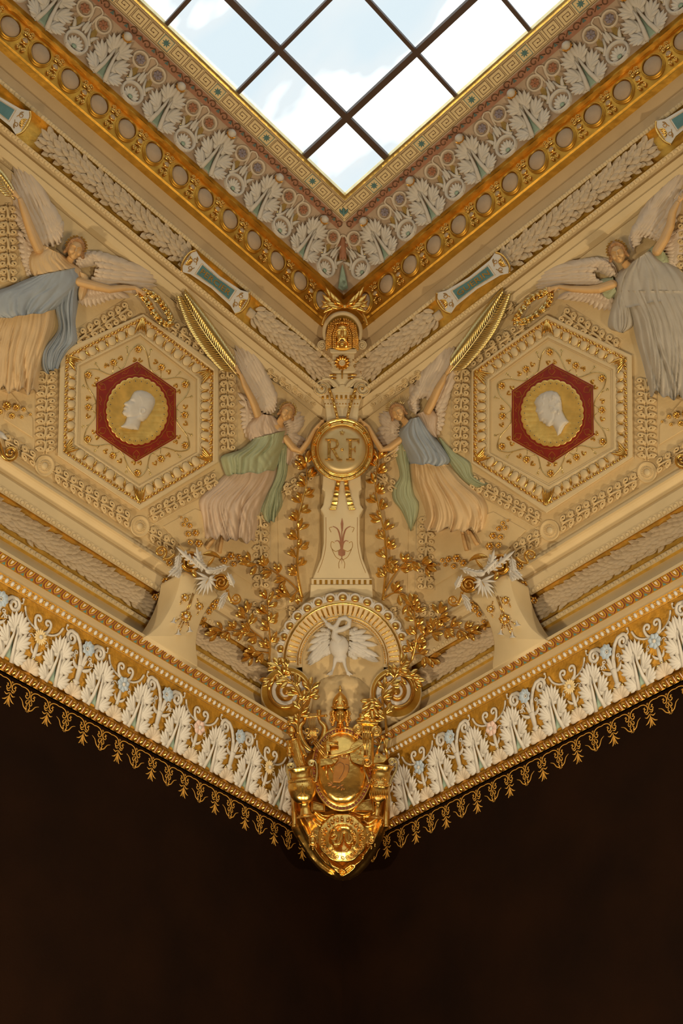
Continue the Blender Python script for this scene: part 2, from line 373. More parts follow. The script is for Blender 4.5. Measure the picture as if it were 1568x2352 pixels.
for side, sn in SIDES:
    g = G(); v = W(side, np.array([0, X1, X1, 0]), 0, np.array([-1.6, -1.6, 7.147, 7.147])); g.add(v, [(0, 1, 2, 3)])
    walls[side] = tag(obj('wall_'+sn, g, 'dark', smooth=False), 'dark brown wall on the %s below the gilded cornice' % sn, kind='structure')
    defs = [('eggs', [R_['wall'], R_['eggb']]+arc(R_['eggb'], R_['eggt'], -.10)+[R_['filt']], 'goldd', 'gilded egg moulding and fillet under the white frieze'),
     ('frieze', arc(R_['filt'], R_['frt'], .03, 9), 'goldp', 'gold ground of the lower frieze behind white acanthus leaves'),
     ('cornice', [R_['frt'], R_['beadb'], R_['beadt'], R_['fast'], R_['redt'], R_['shf'], R_['shb'], R_['line']], 'cream', 'cream cornice ledge with beads and painted tongues'),
     ('garland1', [R_['line'], R_['b1b'], R_['b1t'], R_['gb'], R_['gt'], R_['b2b'], R_['b2t']], 'chan', 'gold channel that holds the lower laurel garland'),
     ('cyma', [R_['b2t'], R_['fas'], R_['gro']]+arc(R_['gro'], R_['cym'], -.25, 5)+arc(R_['cym'], R_['fil'], .2, 5)+[R_['pb']], 'cream', 'plain cream moulding below the lattice panel'),
     ('roll', [R_['pt'], R_['gr1'], R_['rlb'], R_['rlt'], R_['gr2'], R_['ft'], R_['gr3'], R_['b3b'], R_['b3t']], 'cream', 'plain cream moulding above the lattice panel'),
     ('garland2', [R_['b3t'], R_['g2b'], R_['g2t'], R_['b4b'], R_['b4t']], 'chan', 'gold channel that holds the upper laurel garland'),
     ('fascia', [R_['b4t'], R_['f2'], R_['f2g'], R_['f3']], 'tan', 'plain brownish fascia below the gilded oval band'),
     ('ovals', [R_['f3']]+arc(R_['gl'], R_['gl2'], -.4, 5)+arc(R_['ob'], R_['ot'], .06, 5)+arc(R_['gf0'], R_['gf'], -.3, 5), 'goldd', 'gilded band set with putty coloured ovals'),
     ('upper', arc(R_['gf'], R_['uf'], -.10, 9), 'soff', 'gold cove behind the upper leaf frieze'),
     ('fret', [R_['uf'], R_['fr0'], R_['fr1'], R_['gl0'], R_['gle'], (R_['gle'][0], 15.05)], 'goldy', 'greek key border strip along the roof light')]
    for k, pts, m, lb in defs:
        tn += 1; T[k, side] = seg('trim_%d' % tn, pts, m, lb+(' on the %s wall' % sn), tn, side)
    # the sloping lattice panel of the cove
    T['panel', side] = seg('ceiling', [R_['pb'], R_['pt']], 'panel', 'sloping cream vault panel with strapwork on the %s' % sn, 0, side)
# far sides of the room, plain
far = []
for k, (a, b) in enumerate((((X1, 0), (X1, X1)), ((X1, X1), (0, X1)))):
    d = np.array([-1, 0]) if k == 0 else np.array([0, -1]); g = G(); pr = [(0, -1.6), (0, 7.2), (.4, 7.8), (.6, 8), (.2, 8.6), (.45, 9.4), (1.45, 12.56), (2.1, 13.5), (2.34, 14.3), (2.94, 14.9), (3.215, 14.95)]
    v = []
    for Y, Z in pr:
        if k == 0: v += [(X1-Y, Y, Z), (X1-Y, X1-Y, Z)]
        else: v += [(X1-Y, X1-Y, Z), (Y, X1-Y, Z)]
    low = G().add(v[:4], [(0, 1, 3, 2)]); hi = G().add(v[2:], [(2*i, 2*i+1, 2*i+3, 2*i+2) for i in range(len(pr)-2)])
    tag(obj('wall_'+('far' if k else 'back'), low, 'wallf', smooth=False), 'dark wall behind the viewer', kind='structure')
    tag(obj('ceiling', hi, 'cream', smooth=False), 'plain cove behind the viewer', kind='structure')
g = G().add([(0, 0, -1.6), (X1, 0, -1.6), (X1, X1, -1.6), (0, X1, -1.6)], [(0, 1, 2, 3)]); tag(obj('floor', g, 'floor', smooth=False), 'wooden floor', kind='structure')

# ---------------------------------------------------------------- roof light
ZG = 15.02; E0 = R_['gle'][0]; E1 = X1-E0
win = tag(bpy.data.objects.new('window_1', None), 'large square roof light with brown glazing bars', kind='structure'); link(win); win.location = (E0, E0, ZG)
cuts = [E0, 4.01, 5.28, 6.53, 7.80, 9.07, 10.34, 11.61, 12.88, E1]
g = G()
def box(g, a, b):
    a, b = np.minimum(a, b), np.maximum(a, b); x = [(a[0], b[0])[i&1] for i in range(8)]; y = [(a[1], b[1])[(i >> 1)&1] for i in range(8)]; z = [(a[2], b[2])[i >> 2] for i in range(8)]
    return g.add(np.column_stack([x, y, z]), [(0, 1, 3, 2), (4, 6, 7, 5), (0, 4, 5, 1), (2, 3, 7, 6), (0, 2, 6, 4), (1, 5, 7, 3)])
for i in range(len(cuts)-1):
    for j in range(len(cuts)-1):
        a, b = cuts[i], cuts[i+1]; c, d = cuts[j], cuts[j+1]
        obj('pane', box(G(), (a+.005, c+.005, ZG+.02), (b-.005, d-.005, ZG+.032)), 'glass', parent=win, smooth=False)
for i, cx in enumerate(cuts[1:-1]):
    wd = .042 if cx in (4.01, 12.88) else .026
    obj('glazing_bar', box(G(), (cx-wd, E0, ZG-.03), (cx+wd, E1, ZG+.06)), 'bar', parent=win, smooth=False)
    obj('glazing_bar', box(G(), (E0, cx-wd, ZG-.031), (E1, cx+wd, ZG+.059)), 'bar', parent=win, smooth=False)
# ================================================================ running ornament of the mouldings
class Prof:
    """curved face given by a (Y, Z) polyline"""
    def __init__(s, side, x0, pts, shear=0):
        s.side, s.x0, s.P, s.sh = side, x0, np.array(pts, float), shear
        s.c = np.r_[0, np.cumsum(np.linalg.norm(np.diff(s.P, axis=0), axis=1))]; s.L = s.c[-1]
        t = np.gradient(s.P, axis=0); t /= np.linalg.norm(t, axis=1)[:, None]; s.N = np.stack([t[:, 1], -t[:, 0]], 1)
    def __call__(s, v):
        v = np.asarray(v, float).reshape(-1, 3); b = v[:, 1]
        yz = np.stack([np.interp(b, s.c, s.P[:, k]) for k in (0, 1)], 1); n = np.stack([np.interp(b, s.c, s.N[:, k]) for k in (0, 1)], 1)
        over = np.maximum(b-s.L, 0)+np.minimum(b, 0); tt = np.stack([-n[:, 1], n[:, 0]], 1)
        yz = yz+n*v[:, 2:3]+tt*over[:, None]
        return W(s.side, s.x0+v[:, 0]+s.sh*b, yz[:, 0], yz[:, 1])
def along(side, d): return (d, 0, 0) if side == 'L' else (0, d, 0)
def fan(g, c, tips, w, h0, h1, ridge=None, bend=0):
    for i, t in enumerate(tips): blade(g, (c[0], c[1], h0), (t[0], t[1], h1), w, lift=(h1-h0)*.4, ridge=w*.32 if ridge is None else ridge, bend=bend, fat=.6)
def acanthus(k=1.0, lean=0):
    """split acanthus leaf: two smooth halves with three fans of pointed lobes each"""
    g = G()
    for s in (1, -1):
        f = lambda p: [(s*x*k, y*k) for x, y in p]
        for pl, h in (([(.05, -.01), (.11, .0), (.155, .05), (.15, .10), (.12, .145), (.07, .15), (.05, .08)], .010), ([(.045, .12), (.11, .13), (.15, .20), (.145, .26), (.11, .30), (.06, .30), (.03, .20)], .016), ([(.01, .27), (.07, .27), (.105, .34), (.095, .40), (.05, .44), (.0, .43), (-.005, .35)], .022)):
            puff(g, f(pl), .026*k, .035*k, h*k, 3)
        tube(g, np.array([(s*.060*k, -.005*k, .02*k), (s*.034*k, .12*k, .04*k), (s*.020*k, .25*k, .046*k), (s*.022*k, .38*k, .05*k)]), [.024*k, .020*k, .014*k, .006*k], 7)
        fan(g, (s*.075*k, .04*k), f([(.15, .0), (.19, .035), (.208, .085), (.20, .135), (.165, .172)]), .050*k, .034*k, .048*k, ridge=.011*k)
        fan(g, (s*.065*k, .175*k), f([(.165, .165), (.20, .215), (.20, .27), (.17, .32), (.125, .335)]), .050*k, .040*k, .055*k, ridge=.011*k)
        fan(g, (s*.03*k, .31*k), f([(.14, .345), (.145, .40), (.115, .45), (.065, .485), (.01, .50)]), .050*k, .044*k, .068*k, ridge=.011*k)
    return g
def vpart(k=1.0): return puff(G(), [(-.06*k, -.015*k), (-.02*k, .02*k), (0, .02*k), (.02*k, .02*k), (.06*k, -.015*k), (.03*k, .08*k), (.012*k, .2*k), (0, .26*k), (-.012*k, .2*k), (-.03*k, .08*k)], .012, .02, 0, 2)
def shell(k=1.0):
    g = G()
    for i in range(7):
        a = math.radians(12+26*i); blade(g, (0, .0, .01*k), (.125*k*math.cos(a), .015*k+.125*k*math.sin(a), .035*k), .07*k, ridge=.012*k, lift=.02*k, fat=.85)
    return g
def gilt(k=1.0):
    g = G()
    for i in range(7): a = math.radians(12+26*i); ball(g, (.118*k*math.cos(a), .01*k+.12*k*math.sin(a), .035*k), (.016*k, .012*k, .012*k), 6, 4)
    return g
def trumpet():
    g = G(); stand(g, (0, .10), [(0, .03), (.02, .024), (.03, .042), (.045, .042), (.055, .026), (.16, .032), (.19, .04), (.20, .03)], 10, .7, axis=(0, 1), h0=.03)
    for s in (1, -1):
        blade(g, (s*.015, .26, .03), (s*.12, .33, .06), .04, bend=-s*.15, ridge=.012); blade(g, (s*.01, .27, .03), (s*.05, .38, .05), .03, ridge=.01)
        p = [(s*.012, .29), (s*.03, .40), (s*.07, .49), (s*.13, .555)]
        q = spiral_pts((s*.175, .50), .070, .014, math.radians(90), -s*1.45)
        pp = np.concatenate([smooth_path(p, 4), q[1:]]); tube(g, np.column_stack([pp, np.full(len(pp), .028)]), np.linspace(.023, .015, len(pp)), 7, .9)
        pp = smooth_path([(s*.20, .565), (s*.235, .545), (s*.262, .555), (s*.262, .59)], 4); tube(g, np.column_stack([pp, np.full(len(pp), .028)]), [.012, .006], 5); ball(g, (s*.258, .592, .03), .015, 6, 4)
        pp = np.concatenate([smooth_path([(s*.08, .33), (s*.10, .38)], 3), spiral_pts((s*.085, .395), .022, .006, 0 if s > 0 else math.pi, s*1.1)[1:]]); tube(g, np.column_stack([pp, np.full(len(pp), .025)]), .007, 5)
        flower(g, (s*.115, .36), .028, 5, .8, h=.03, k=2)
    return g
def heart():
    g = G(); stand(g, (0, .11), [(0, .018), (.06, .022), (.1, .024), (.2, .012)], 8, .7, axis=(0, 1), h0=.025)
    for s in (1, -1):
        blade(g, (s*.01, .17, .03), (s*.07, .235, .05), .028, bend=-s*.12, ridge=.01)
        pp = np.concatenate([smooth_path([(s*.015, .39), (s*.075, .43), (s*.095, .49)], 5), spiral_pts((s*.053, .50), .042, .009, math.radians(0 if s > 0 else 180), s*.95)[1:]]); tube(g, np.column_stack([pp, np.full(len(pp), .025)]), np.linspace(.017, .012, len(pp)), 6)
        pp = smooth_path([(s*.035, .395), (s*.13, .42), (s*.20, .47), (s*.235, .545)], 5); tube(g, np.column_stack([pp, np.full(len(pp), .022)]), .012, 5)
        pp = np.concatenate([smooth_path([(s*.05, .32), (s*.09, .34), (s*.115, .32)], 4), spiral_pts((s*.105, .305), .018, .005, 0 if s > 0 else math.pi, -s)[1:]]); tube(g, np.column_stack([pp, np.full(len(pp), .022)]), .006, 5)
    return g
FL = {'daisy': ('daisy', 15, .34), 'blue': ('blue', 7, .75), 'pink': ('pink', 6, .95)}
EXT = 7.0
for side, sn in SIDES:
    # gilded eggs
    S = Band(side, 0, *R_['eggb'], *R_['eggt']); x0 = .932 if side == 'L' else .853
    g = ball(G(), (x0, .040, .012), (.028, .040, .032), 12, 8); e = obj('egg', g, 'gold', S, T['eggs', side])
    g = lathe(G(), (x0, .042, 0), [(.031, -.004), (.036, .010), (.034, .014), (.031, .010), (.030, 0)], 14, 1, 1.2, cap=False); e2 = obj('egg_socket', g, 'goldp', S, T['eggs', side])
    g = blade(G(), (x0+.0405, .080, .010), (x0+.0405, .004, .014), .012, ridge=.004, k=3); e3 = obj('dart', g, 'pink', S, T['eggs', side])
    offs = [along(side, .081*k) for k in range(-2, 75) if k]
    for o in (e, e2, e3): copies(o, offs)
    # lower frieze
    fr = arc(R_['filt'], R_['frt'], .03, 9); x0 = 1.15 if side == 'L' else 1.18
    P = T['frieze', side]; sh = .25
    S = Prof(side, x0, fr, sh); org = S([[0, .2, 0]])[0]
    a = obj('acanthus_leaf', acanthus(.95), 'white', S, P); b = obj('calyx', vpart(1.05), 'green', S, P)
    ks = [k for k in range(-1, 12) if k]; offs = [along(side, .5305*k) for k in ks]; copies(a, offs); copies(b, offs)
    S = Prof(side, x0+.265, fr, sh)
    a = obj('shell', shell(1), 'shell', S, P); b = obj('gilded_shell_rim', gilt(1), 'goldy', S, P); offs = [along(side, .5305*k) for k in range(-1, 11) if k]; copies(a, offs); copies(b, offs)
    S = Prof(side, x0+.265, fr, sh); a = obj('flower_stem', heart(), 'ivory', S, P); copies(a, [along(side, 1.061*k) for k in (1, 2, 3, 4, 5)])
    S = Prof(side, x0+.265+.5305, fr, sh); a = obj('scroll_stem', trumpet(), 'ivory', S, P); copies(a, [along(side, 1.061*k) for k in (-1, 1, 2, 3, 4)])
    for k in range(6):
        kind = (['daisy', 'pink', 'blue', 'daisy', 'pink', 'blue'] if side == 'L' else ['blue', 'pink', 'daisy', 'blue', 'pink', 'daisy'])[k]; m, n, wd = FL[kind]
        S = Prof(side, x0+.265+1.061*k, fr, sh); f = obj('flower', flower(G(), (0, .345), .078, n, wd, .1, .1, .05, k=4), m, S, P)
        obj('flower_center', ball(G(), (0, .345, .066), (.022, .022, .014), 10, 5), 'white' if kind != 'daisy' or side == 'R' else 'ivory', S, f)
    for k in range(-1, 5):
        S = Prof(side, x0+.265+.5305+1.061*k, fr, sh)
        g = lathe(G(), (0, .47, .07), [(.012, .005), (.075, .045), (.075, .038), (.015, -.03)], 32, mod=lambda t: .80+.20*abs(math.cos(t*4))**1.5); f = obj('star_flower', g, 'blue', S, P)
        g = G(); [ball(g, (.014*math.cos(t), .47+.014*math.sin(t), .085), .009, 6, 4) for t in np.linspace(0, 6.28, 7)[:-1]]; obj('flower_center', g, 'ivory', S, f)
    # cornice beads and painted tongues
    P = T['cornice', side]; S = Band(side, 0, *R_['beadb'], *R_['beadt']); g = G(); g2 = G(); x0 = 4.079-.068*50 if side == 'L' else 3.842-.0687*46
    for k in range(92):
        ball(g, (x0+.0687*k, .032, .006), (.020, .030, .020), 8, 5); ball(g2, (x0+.0687*k+.0343, .012, .008), (.008, .012, .012), 6, 4); ball(g2, (x0+.0687*k+.0343, .046, .004), (.008, .014, .010), 6, 4)
    obj('bead_row', g, 'white', S, P, kind='stuff'); obj('gilt_spindle_row', g2, 'gold', S, P, kind='stuff')
    g = G().add([(.5, -.01, .003), (EXT, -.01, .003), (EXT, .072, .003), (.5, .072, .003)], [(0, 1, 2, 3)]); obj('bead_ground', g, 'goldp', S, P)
    S = Band(side, 0, *R_['fast'], *R_['redt']); Lb = S.L; x0 = 4.10-.1113*33 if side == 'L' else 4.016-.1113*32
    g = G().add([(.56, 0, .002), (EXT, 0, .002), (EXT, Lb, .002), (.56, Lb, .002)], [(0, 1, 2, 3)]); obj('painted_ground', g, 'goldp', S, P)
    def U(r, top=.112, bot=.02): return [(-r, top), (-r*1.05, bot+.045), (-r*.7, bot+.018), (0, bot), (r*.7, bot+.018), (r*1.05, bot+.045), (r, top)]
    a = obj('painted_tongue', tube(G(), [(x0+x, y, .004) for x, y in U(.040, .112, .012)], .0065, 4, .6), 'redb', S, P, smooth=False)
    b = obj('painted_tongue', tube(G(), [(x0+x, y, .005) for x, y in U(.029, .112, .026)], .0042, 4, .6), 'ochre', S, P, smooth=False)
    c = obj('painted_heart', ext(G(), [(x0-.013, .10), (x0-.009, .07), (x0, .05), (x0+.009, .07), (x0+.013, .10)], 0, .006), 'shell', S, P, smooth=False)
    d = obj('painted_leaf', ext(G(), [(x0+.035, .006), (x0+.076, .006), (x0+.0557, .045)], 0, .005), 'teal', S, P, smooth=False)
    e = obj('painted_line', box(G(), (x0, -.002, 0), (x0+.1113, .007, .006)), 'goldp', S, P, smooth=False)
    offs = [along(side, .1113*k) for k in range(1, 60)]
    for o in (a, b, c, d, e): copies(o, offs)
    # cream bead strings above and below both garlands
    for nm, pts, key in (('b1b', 'b1t', 'garland1'), ('b2b', 'b2t', 'garland1'), ('b3b', 'b3t', 'garland2'), ('b4b', 'b4t', 'garland2')):
        S = Band(side, 0, *R_[nm], *R_[pts]); g = G(); sp = .0685 if key == 'garland1' else .077; xa = .8 if key == 'garland1' else 1.9; xe = EXT if key == 'garland1' else 8.6
        for k in range(int((xe-xa)/sp)):
            x = xa+sp*k; hw = sp*.40; hb = S.L/2
            ball(g, (x, hb, .002), (hw, max(.03, hb), .024), 10, 6)
        obj('bead_string', g, 'cream', S, T[key, side], kind='stuff')
        g = G().add([(xa-.2, -.008, .004), (xe, -.008, .004), (xe, S.L+.008, .004), (xa-.2, S.L+.008, .004)], [(0, 1, 2, 3)]); obj('string_ground', g, 'cream', S, T[key, side])
    # painted pendants on the dark wall
    P = walls[side]; S = Band(side, 0, 0, 6.6, 0, 7.2); x0 = 4.705-.4497*10 if side == 'L' else 4.55-.4497*10+.2249; z = lambda Z: Z-6.6
    def line(g, pts, w=.0062, wt=None): q = smooth_path([(x, z(y)) for x, y in pts], 5); tube(g, np.column_stack([q, np.full(len(q), .0)]), [w, w] if wt is None else wt, 4, .25)
    def stem(g, x):
        for s in (1, -1):
            line(g, [(x+s*.112, 7.092), (x+s*.075, 7.098), (x+s*.035, 7.085), (x+s*.010, 7.05), (x+s*.012, 7.01), (x+s*.035, 6.99), (x+s*.052, 7.008), (x+s*.042, 7.03), (x+s*.028, 7.022)], wt=[.005, .007, .006, .0045])
            for t in (-.5, .2, .9): line(g, [(x+s*.042, 7.035), (x+s*(.045+.018*math.sin(t)), 7.035+.022*math.cos(t))], wt=[.005, .002])
        for t in (-.6, 0, .6): line(g, [(x, 7.068), (x+.02*math.sin(t), 7.068+.026*math.cos(t))], wt=[.002, .003])
    gA, gB = G(), G(); xa, xb = x0, x0+.2249
    stem(gA, xa); stem(gB, xb)
    for s in (1, -1):
        for y, l, dd in ((6.985, .05, .012), (6.955, .062, .03), (6.915, .068, .055), (6.905, .035, .095)): line(gA, [(xa+s*.004, y), (xa+s*l*.55, y-dd*.75-.008), (xa+s*l, y-dd+(.012 if dd < .05 else -.01))], wt=[.003, .008, .002])
        line(gB, [(xb+s*.004, 6.99), (xb+s*.03, 6.965), (xb+s*.034, 6.94), (xb+s*.018, 6.925), (xb+s*.008, 6.94), (xb+s*.016, 6.95)], wt=[.003, .0065, .004])
        line(gB, [(xb+s*.008, 6.915), (xb+s*.022, 6.90), (xb+s*.014, 6.875), (xb+s*.02, 6.865), (xb+s*.05, 6.885), (xb+s*.08, 6.94), (xb+s*.118, 6.965)], wt=[.004, .006, .007, .006, .002])
    line(gA, [(xa, 6.95), (xa, 6.88), (xa, 6.805)], wt=[.003, .0105, .001]); line(gB, [(xb, 6.985), (xb, 6.965), (xb, 6.945)], wt=[.002, .009, .002])
    for t in np.linspace(-2.2, 2.2, 7): line(gB, [(xb+.008*math.sin(t), 6.862-.008*math.cos(t)), (xb+.026*math.sin(t), 6.862-.026*math.cos(t))], wt=[.002, .0045])
    a = obj('painted_pendant', gA, 'ochre', S, P); b = obj('painted_scroll', gB, 'ochre', S, P)
    lo = list(range(16))
    copies(a, [along(side, .4497*k) for k in lo[1:]]); copies(b, [along(side, .4497*k) for k in lo[1:]])
    # ovals in the gilded band
    P = T['ovals', side]; S = Prof(side, 0, arc(R_['ob'], R_['ot'], .06, 5)); x0 = 3.12 if side == 'L' else 3.08; sp = .4425; m = S.L/2
    a = obj('oval_boss', ball(G(), (x0, m, .0), (.124, .158, .055), 20, 10, rot=.0), 'oval', S, P)
    b = obj('oval_ring', lathe(G(), (x0, m, 0), [(.128, -.01), (.130, .025), (.137, .038), (.144, .030), (.149, .016), (.155, .020), (.162, -.01)], 28, .98, 1.27, cap=False), 'goldd', S, P)
    g = G(); xs_ = x0+sp/2
    for i in range(7): t = math.radians(30+20*i); blade(g, (xs_+.02*math.cos(t), m+.06+.02*math.sin(t), .01), (xs_+.085*math.cos(t), m+.06+.075*math.sin(t), .03), .024, ridge=.012, k=3)
    for s in (1, -1):
        tube(g, np.column_stack([spiral_pts((xs_+s*.045, m+.17), .035, .008, math.pi/2, s*1.3), np.full(28, .02)[:len(spiral_pts((0, 0), .035, .008, 0, 1.3))]]), .008, 5)
        tube(g, np.column_stack([spiral_pts((xs_+s*.04, m-.16), .03, .006, -math.pi/2, -s*1.3), np.full(28, .02)]), .008, 5)
        blade(g, (xs_, m-.07, .01), (xs_+s*.05, m-.12, .03), .03, ridge=.012, k=3)
    lathe(g, (xs_, m-.01, 0), [(.042, 0), (.042, .018), (.036, .02), (.034, .005)], 14, cap=False)
    c = obj('gilt_scroll', g, 'gold', S, P); d = obj('pearl', ball(G(), (xs_, m-.01, .01), (.033, .036, .022), 12, 6), 'oval', S, P)
    ns = 13; copies(a, [along(side, sp*k) for k in range(-1, ns) if k]); copies(b, [along(side, sp*k) for k in range(-1, ns) if k]); copies(c, [along(side, sp*k) for k in range(-1, ns) if k]); copies(d, [along(side, sp*k) for k in range(-1, ns) if k])
    # upper leaf frieze
    P = T['upper', side]; uf = arc(R_['gf'], R_['uf'], -.10, 9); x0 = 3.244 if side == 'L' else 3.215; sp = .894; S = Prof(side, x0, uf)
    rot = lambda g_, an, sx, sy=0: [np.copyto(v, np.column_stack([sx+v[:, 0]*math.cos(an)-v[:, 1]*math.sin(an), sy+v[:, 0]*math.sin(an)+v[:, 1]*math.cos(an), v[:, 2]])) for v in g_.v] and g_
    a = obj('acanthus_leaf', acanthus(1.36), 'ivory', S, P); b = obj('calyx', vpart(1.5), 'green', S, P)
    g = lathe(G(), (0, .69, .09), [(.055, -.03), (.062, .03), (.05, .08), (.02, .11)], 12); c = obj('bell', g, 'ivory', S, P)
    g = G(); [blade(g, (.025*math.cos(t), .66+.02*math.sin(t), .10), (.075*math.cos(t), .655+.06*math.sin(t), .15), .035, ridge=.012, k=3) for t in np.linspace(math.pi*.95, math.pi*2.05, 7)]; d = obj('bell_rim', g, 'gold', S, P)
    S2 = Prof(side, x0-sp/2, uf)
    g = lathe(G(), (0, .16, .01), [(.165, -.01), (.160, .035), (.14, .045), (.125, .02), (.12, 0)], 26, 1, 1, mod=lambda t: 1, cap=False)
    for s in (1, -1): ball(g, (s*.075, .035, .03), (.03, .03, .02), 8, 5); tube(g, [(s*.15, .24, .03), (s*.08, .34, .03), (s*.05, .45, .03)], [.03, .02, .014], 6, .7); blade(g, (s*.02, .34, .03), (s*.015, .52, .05), .05, ridge=.015); blade(g, (s*.12, .28, .02), (s*.19, .42, .05), .05, ridge=.015, bend=s*.1)
    e = obj('scroll_arch', g, 'ivory', S2, P)
    g = G(); [blade(g, (0, .09, .01), (.115*math.cos(t), .11+.14*math.sin(t), .03), .05, ridge=.014, fat=.8) for t in np.linspace(-.2, math.pi+.2, 9)]; f = obj('shell', g, 'white', S2, P)
    h_ = obj('shell_boss', ball(G(), (0, .085, .03), (.035, .03, .02), 8, 5), 'green', S2, P)
    g = puff(G(), [(-.17, .31), (-.13, .30), (-.07, .40), (-.10, .52), (-.15, .47), (-.16, .40)], .012, .02); puff(g, [(.17, .31), (.13, .30), (.07, .40), (.10, .52), (.15, .47), (.16, .40)], .012, .02); gp = obj('gilded_panel', g, 'goldy', S2, P)
    g = G()
    for s in (1, -1): lathe(g, (s*.145, .60, .01), [(.115, 0), (.11, .03), (.095, .035), (.085, .012), (.08, 0)], 22, cap=False); tube(g, smooth_path([(s*.03, .50, .03), (s*.035, .60, .03), (s*.06, .70, .03), (s*.0, .74, .02)], 4), .013, 5)
    i_ = obj('rosette_ring', g, 'shell', S2, P)
    offs = [along(side, sp*k) for k in range(1, 6)]
    for o in (a, b, c, d): copies(o, offs)
    for o in (e, f, h_, gp, i_): copies(o, [along(side, sp*k) for k in range(1, 7)])
    for k in range(7):
        for s in (1, -1):
            S3 = Prof(side, x0+sp*(k-.5), uf); vio = ((k+(side == 'L')) % 2 == 1) if k or side == 'L' else s < 0
            if k == 0 and side == 'L': vio = False
            obj('rosette', flower(G(), (s*.145, .60), .066, 7, .72, .1, .2, .02, k=3), 'violet' if vio else 'rosec', S3, P)
    g = G(); g2 = G()
    for k in range(28):
        x = 2.98-x0+.224*k; tube(g, np.column_stack([spiral_pts((x, .80+.02*(k % 2)), .055, .02, 0, 1), np.full(22, .01)]), .008, 4); tube(g, [(x+.05, .79, .01), (x+.11, .835, .01), (x+.17, .80, .01)], .008, 4)
        for t in (1.57, 3.6, 5.7): ball(g2, (x+.112+.014*math.cos(t), .80+.014*math.sin(t), .008), (.013, .013, .006), 6, 4)
    obj('painted_rinceau', g, 'brown', S, P, kind='stuff'); obj('painted_trefoil', g2, 'teal', S, P, kind='stuff')
    g = G().add([(2.95-x0, .735, .006), (8.8-x0, .735, .006), (8.8-x0, .86, .006), (2.95-x0, .86, .006)], [(0, 1, 2, 3)]); obj('painted_rinceau_ground', g, 'rosec', S, P)
    # greek key strip
    P = T['fret', side]; S = Band(side, 0, *R_['fr0'], *R_['fr1']); Lk = S.L; x0 = 3.705 if side == 'L' else 3.63; sp = .8955
    g = G().add([(R_['fr0'][0], 0, .002), (9.5, 0, .002), (9.5, Lk, .002), (R_['fr1'][0], Lk, .002)], [(0, 1, 2, 3)]); obj('painted_strip', g, 'daisy', S, P)
    for y, m in ((.012, 'brown'), (.03, 'brown'), (Lk-.012, 'brown'), (Lk-.03, 'brown')): obj('painted_line', box(G(), (2.97 if y < .1 else 3.15, y-.0035, 0), (9.4, y+.0035, .004)), m, S, P, smooth=False)
    def key(cx, w_):
        g = G(); a, b = .042, Lk-.042; hw = w_/2; lv = [(-hw, a), (-hw, b), (hw, b), (hw, a+.02), (-hw+.045, a+.02), (-hw+.045, b-.045), (hw-.045, b-.045), (hw-.045, a+.062), (-hw+.09, a+.062), (-hw+.09, b-.085), (hw-.085, b-.085)]
        p = [(cx+x, y) for x, y in lv]
        for i in range(len(p)-1): q = np.array([p[i], p[i+1]]); box(g, (q[:, 0].min()-.004, q[:, 1].min()-.004, 0), (q[:, 0].max()+.004, q[:, 1].max()+.004, .004))
        box(g, (cx+hw+.014, a, 0), (cx+hw+.021, b, .004)); return g
    ka = obj('greek_key', key(x0+.2, .185), 'brown', S, P, smooth=False)
    copies(ka, [along(side, .238*j+sp*k-(0)) for k in range(-1, 6) for j in range(3) if (j or k) and .2+x0+.238*j+sp*k > 3.13])
    q = .082; g = G(); c2 = Lk/2
    for t in range(8): a_ = t*math.pi/4; blade(g, (x0, c2, .003), (x0+.06*math.cos(a_), c2+.06*math.sin(a_), .003), .022, ridge=.002, k=3)
    s1 = obj('painted_star', g, 'teal', S, P)
    g = G()
    for u_, v_ in (((-q, -q), (q, -q+.008)), ((-q, q-.008), (q, q)), ((-q, -q), (-q+.008, q)), ((q-.008, -q), (q, q))): box(g, (x0+u_[0], c2+u_[1], 0), (x0+v_[0], c2+v_[1], .004))
    s2 = obj('star_frame', g, 'teal', S, P, smooth=False); copies(s1, [along(side, sp*k) for k in range(1, 6)]); copies(s2, [along(side, sp*k) for k in range(1, 6)])

# corner of the upper frieze: green calyx and purple leaf on the mitre
pc = Plane((2.42, 2.42, 14.33), (1, 1, -1.35)); U_ = tag(obj('corner_leaf', puff(G(), [(776, 662), (787, 668), (799, 662), (795, 640), (790, 618), (786, 606), (782, 620), (779, 642)], 4, 4), 'green', pc), 'green calyx at the foot of the upper frieze corner', 'ornament')
g = G()
for s in (1, -1): blade(g, (787, 570, 5), (787+s*8, 600, 7), 9, ridge=3); blade(g, (787+s*2, 572, 5), (787+s*13, 560, 7), 8, ridge=2)
blade(g, (787, 598, 6), (786, 532, 8), 17, ridge=5); c_ = tag(obj('corner_leaf', g, 'rosec', pc), 'dull purple leaf hanging in the corner of the upper frieze', 'ornament')
g = G(); blade(g, (789, 498, 8), (788, 466, 8), 8, ridge=2)
for s in (1, -1): blade(g, (789, 494, 8), (789+s*9, 477, 8), 5, ridge=2, bend=s*.15)
tag(obj('corner_lily', g, 'teal', Plane((3.0, 3.0, 14.9), (1, 1, -2))), 'dark teal painted lily at the corner of the greek key border', 'ornament')

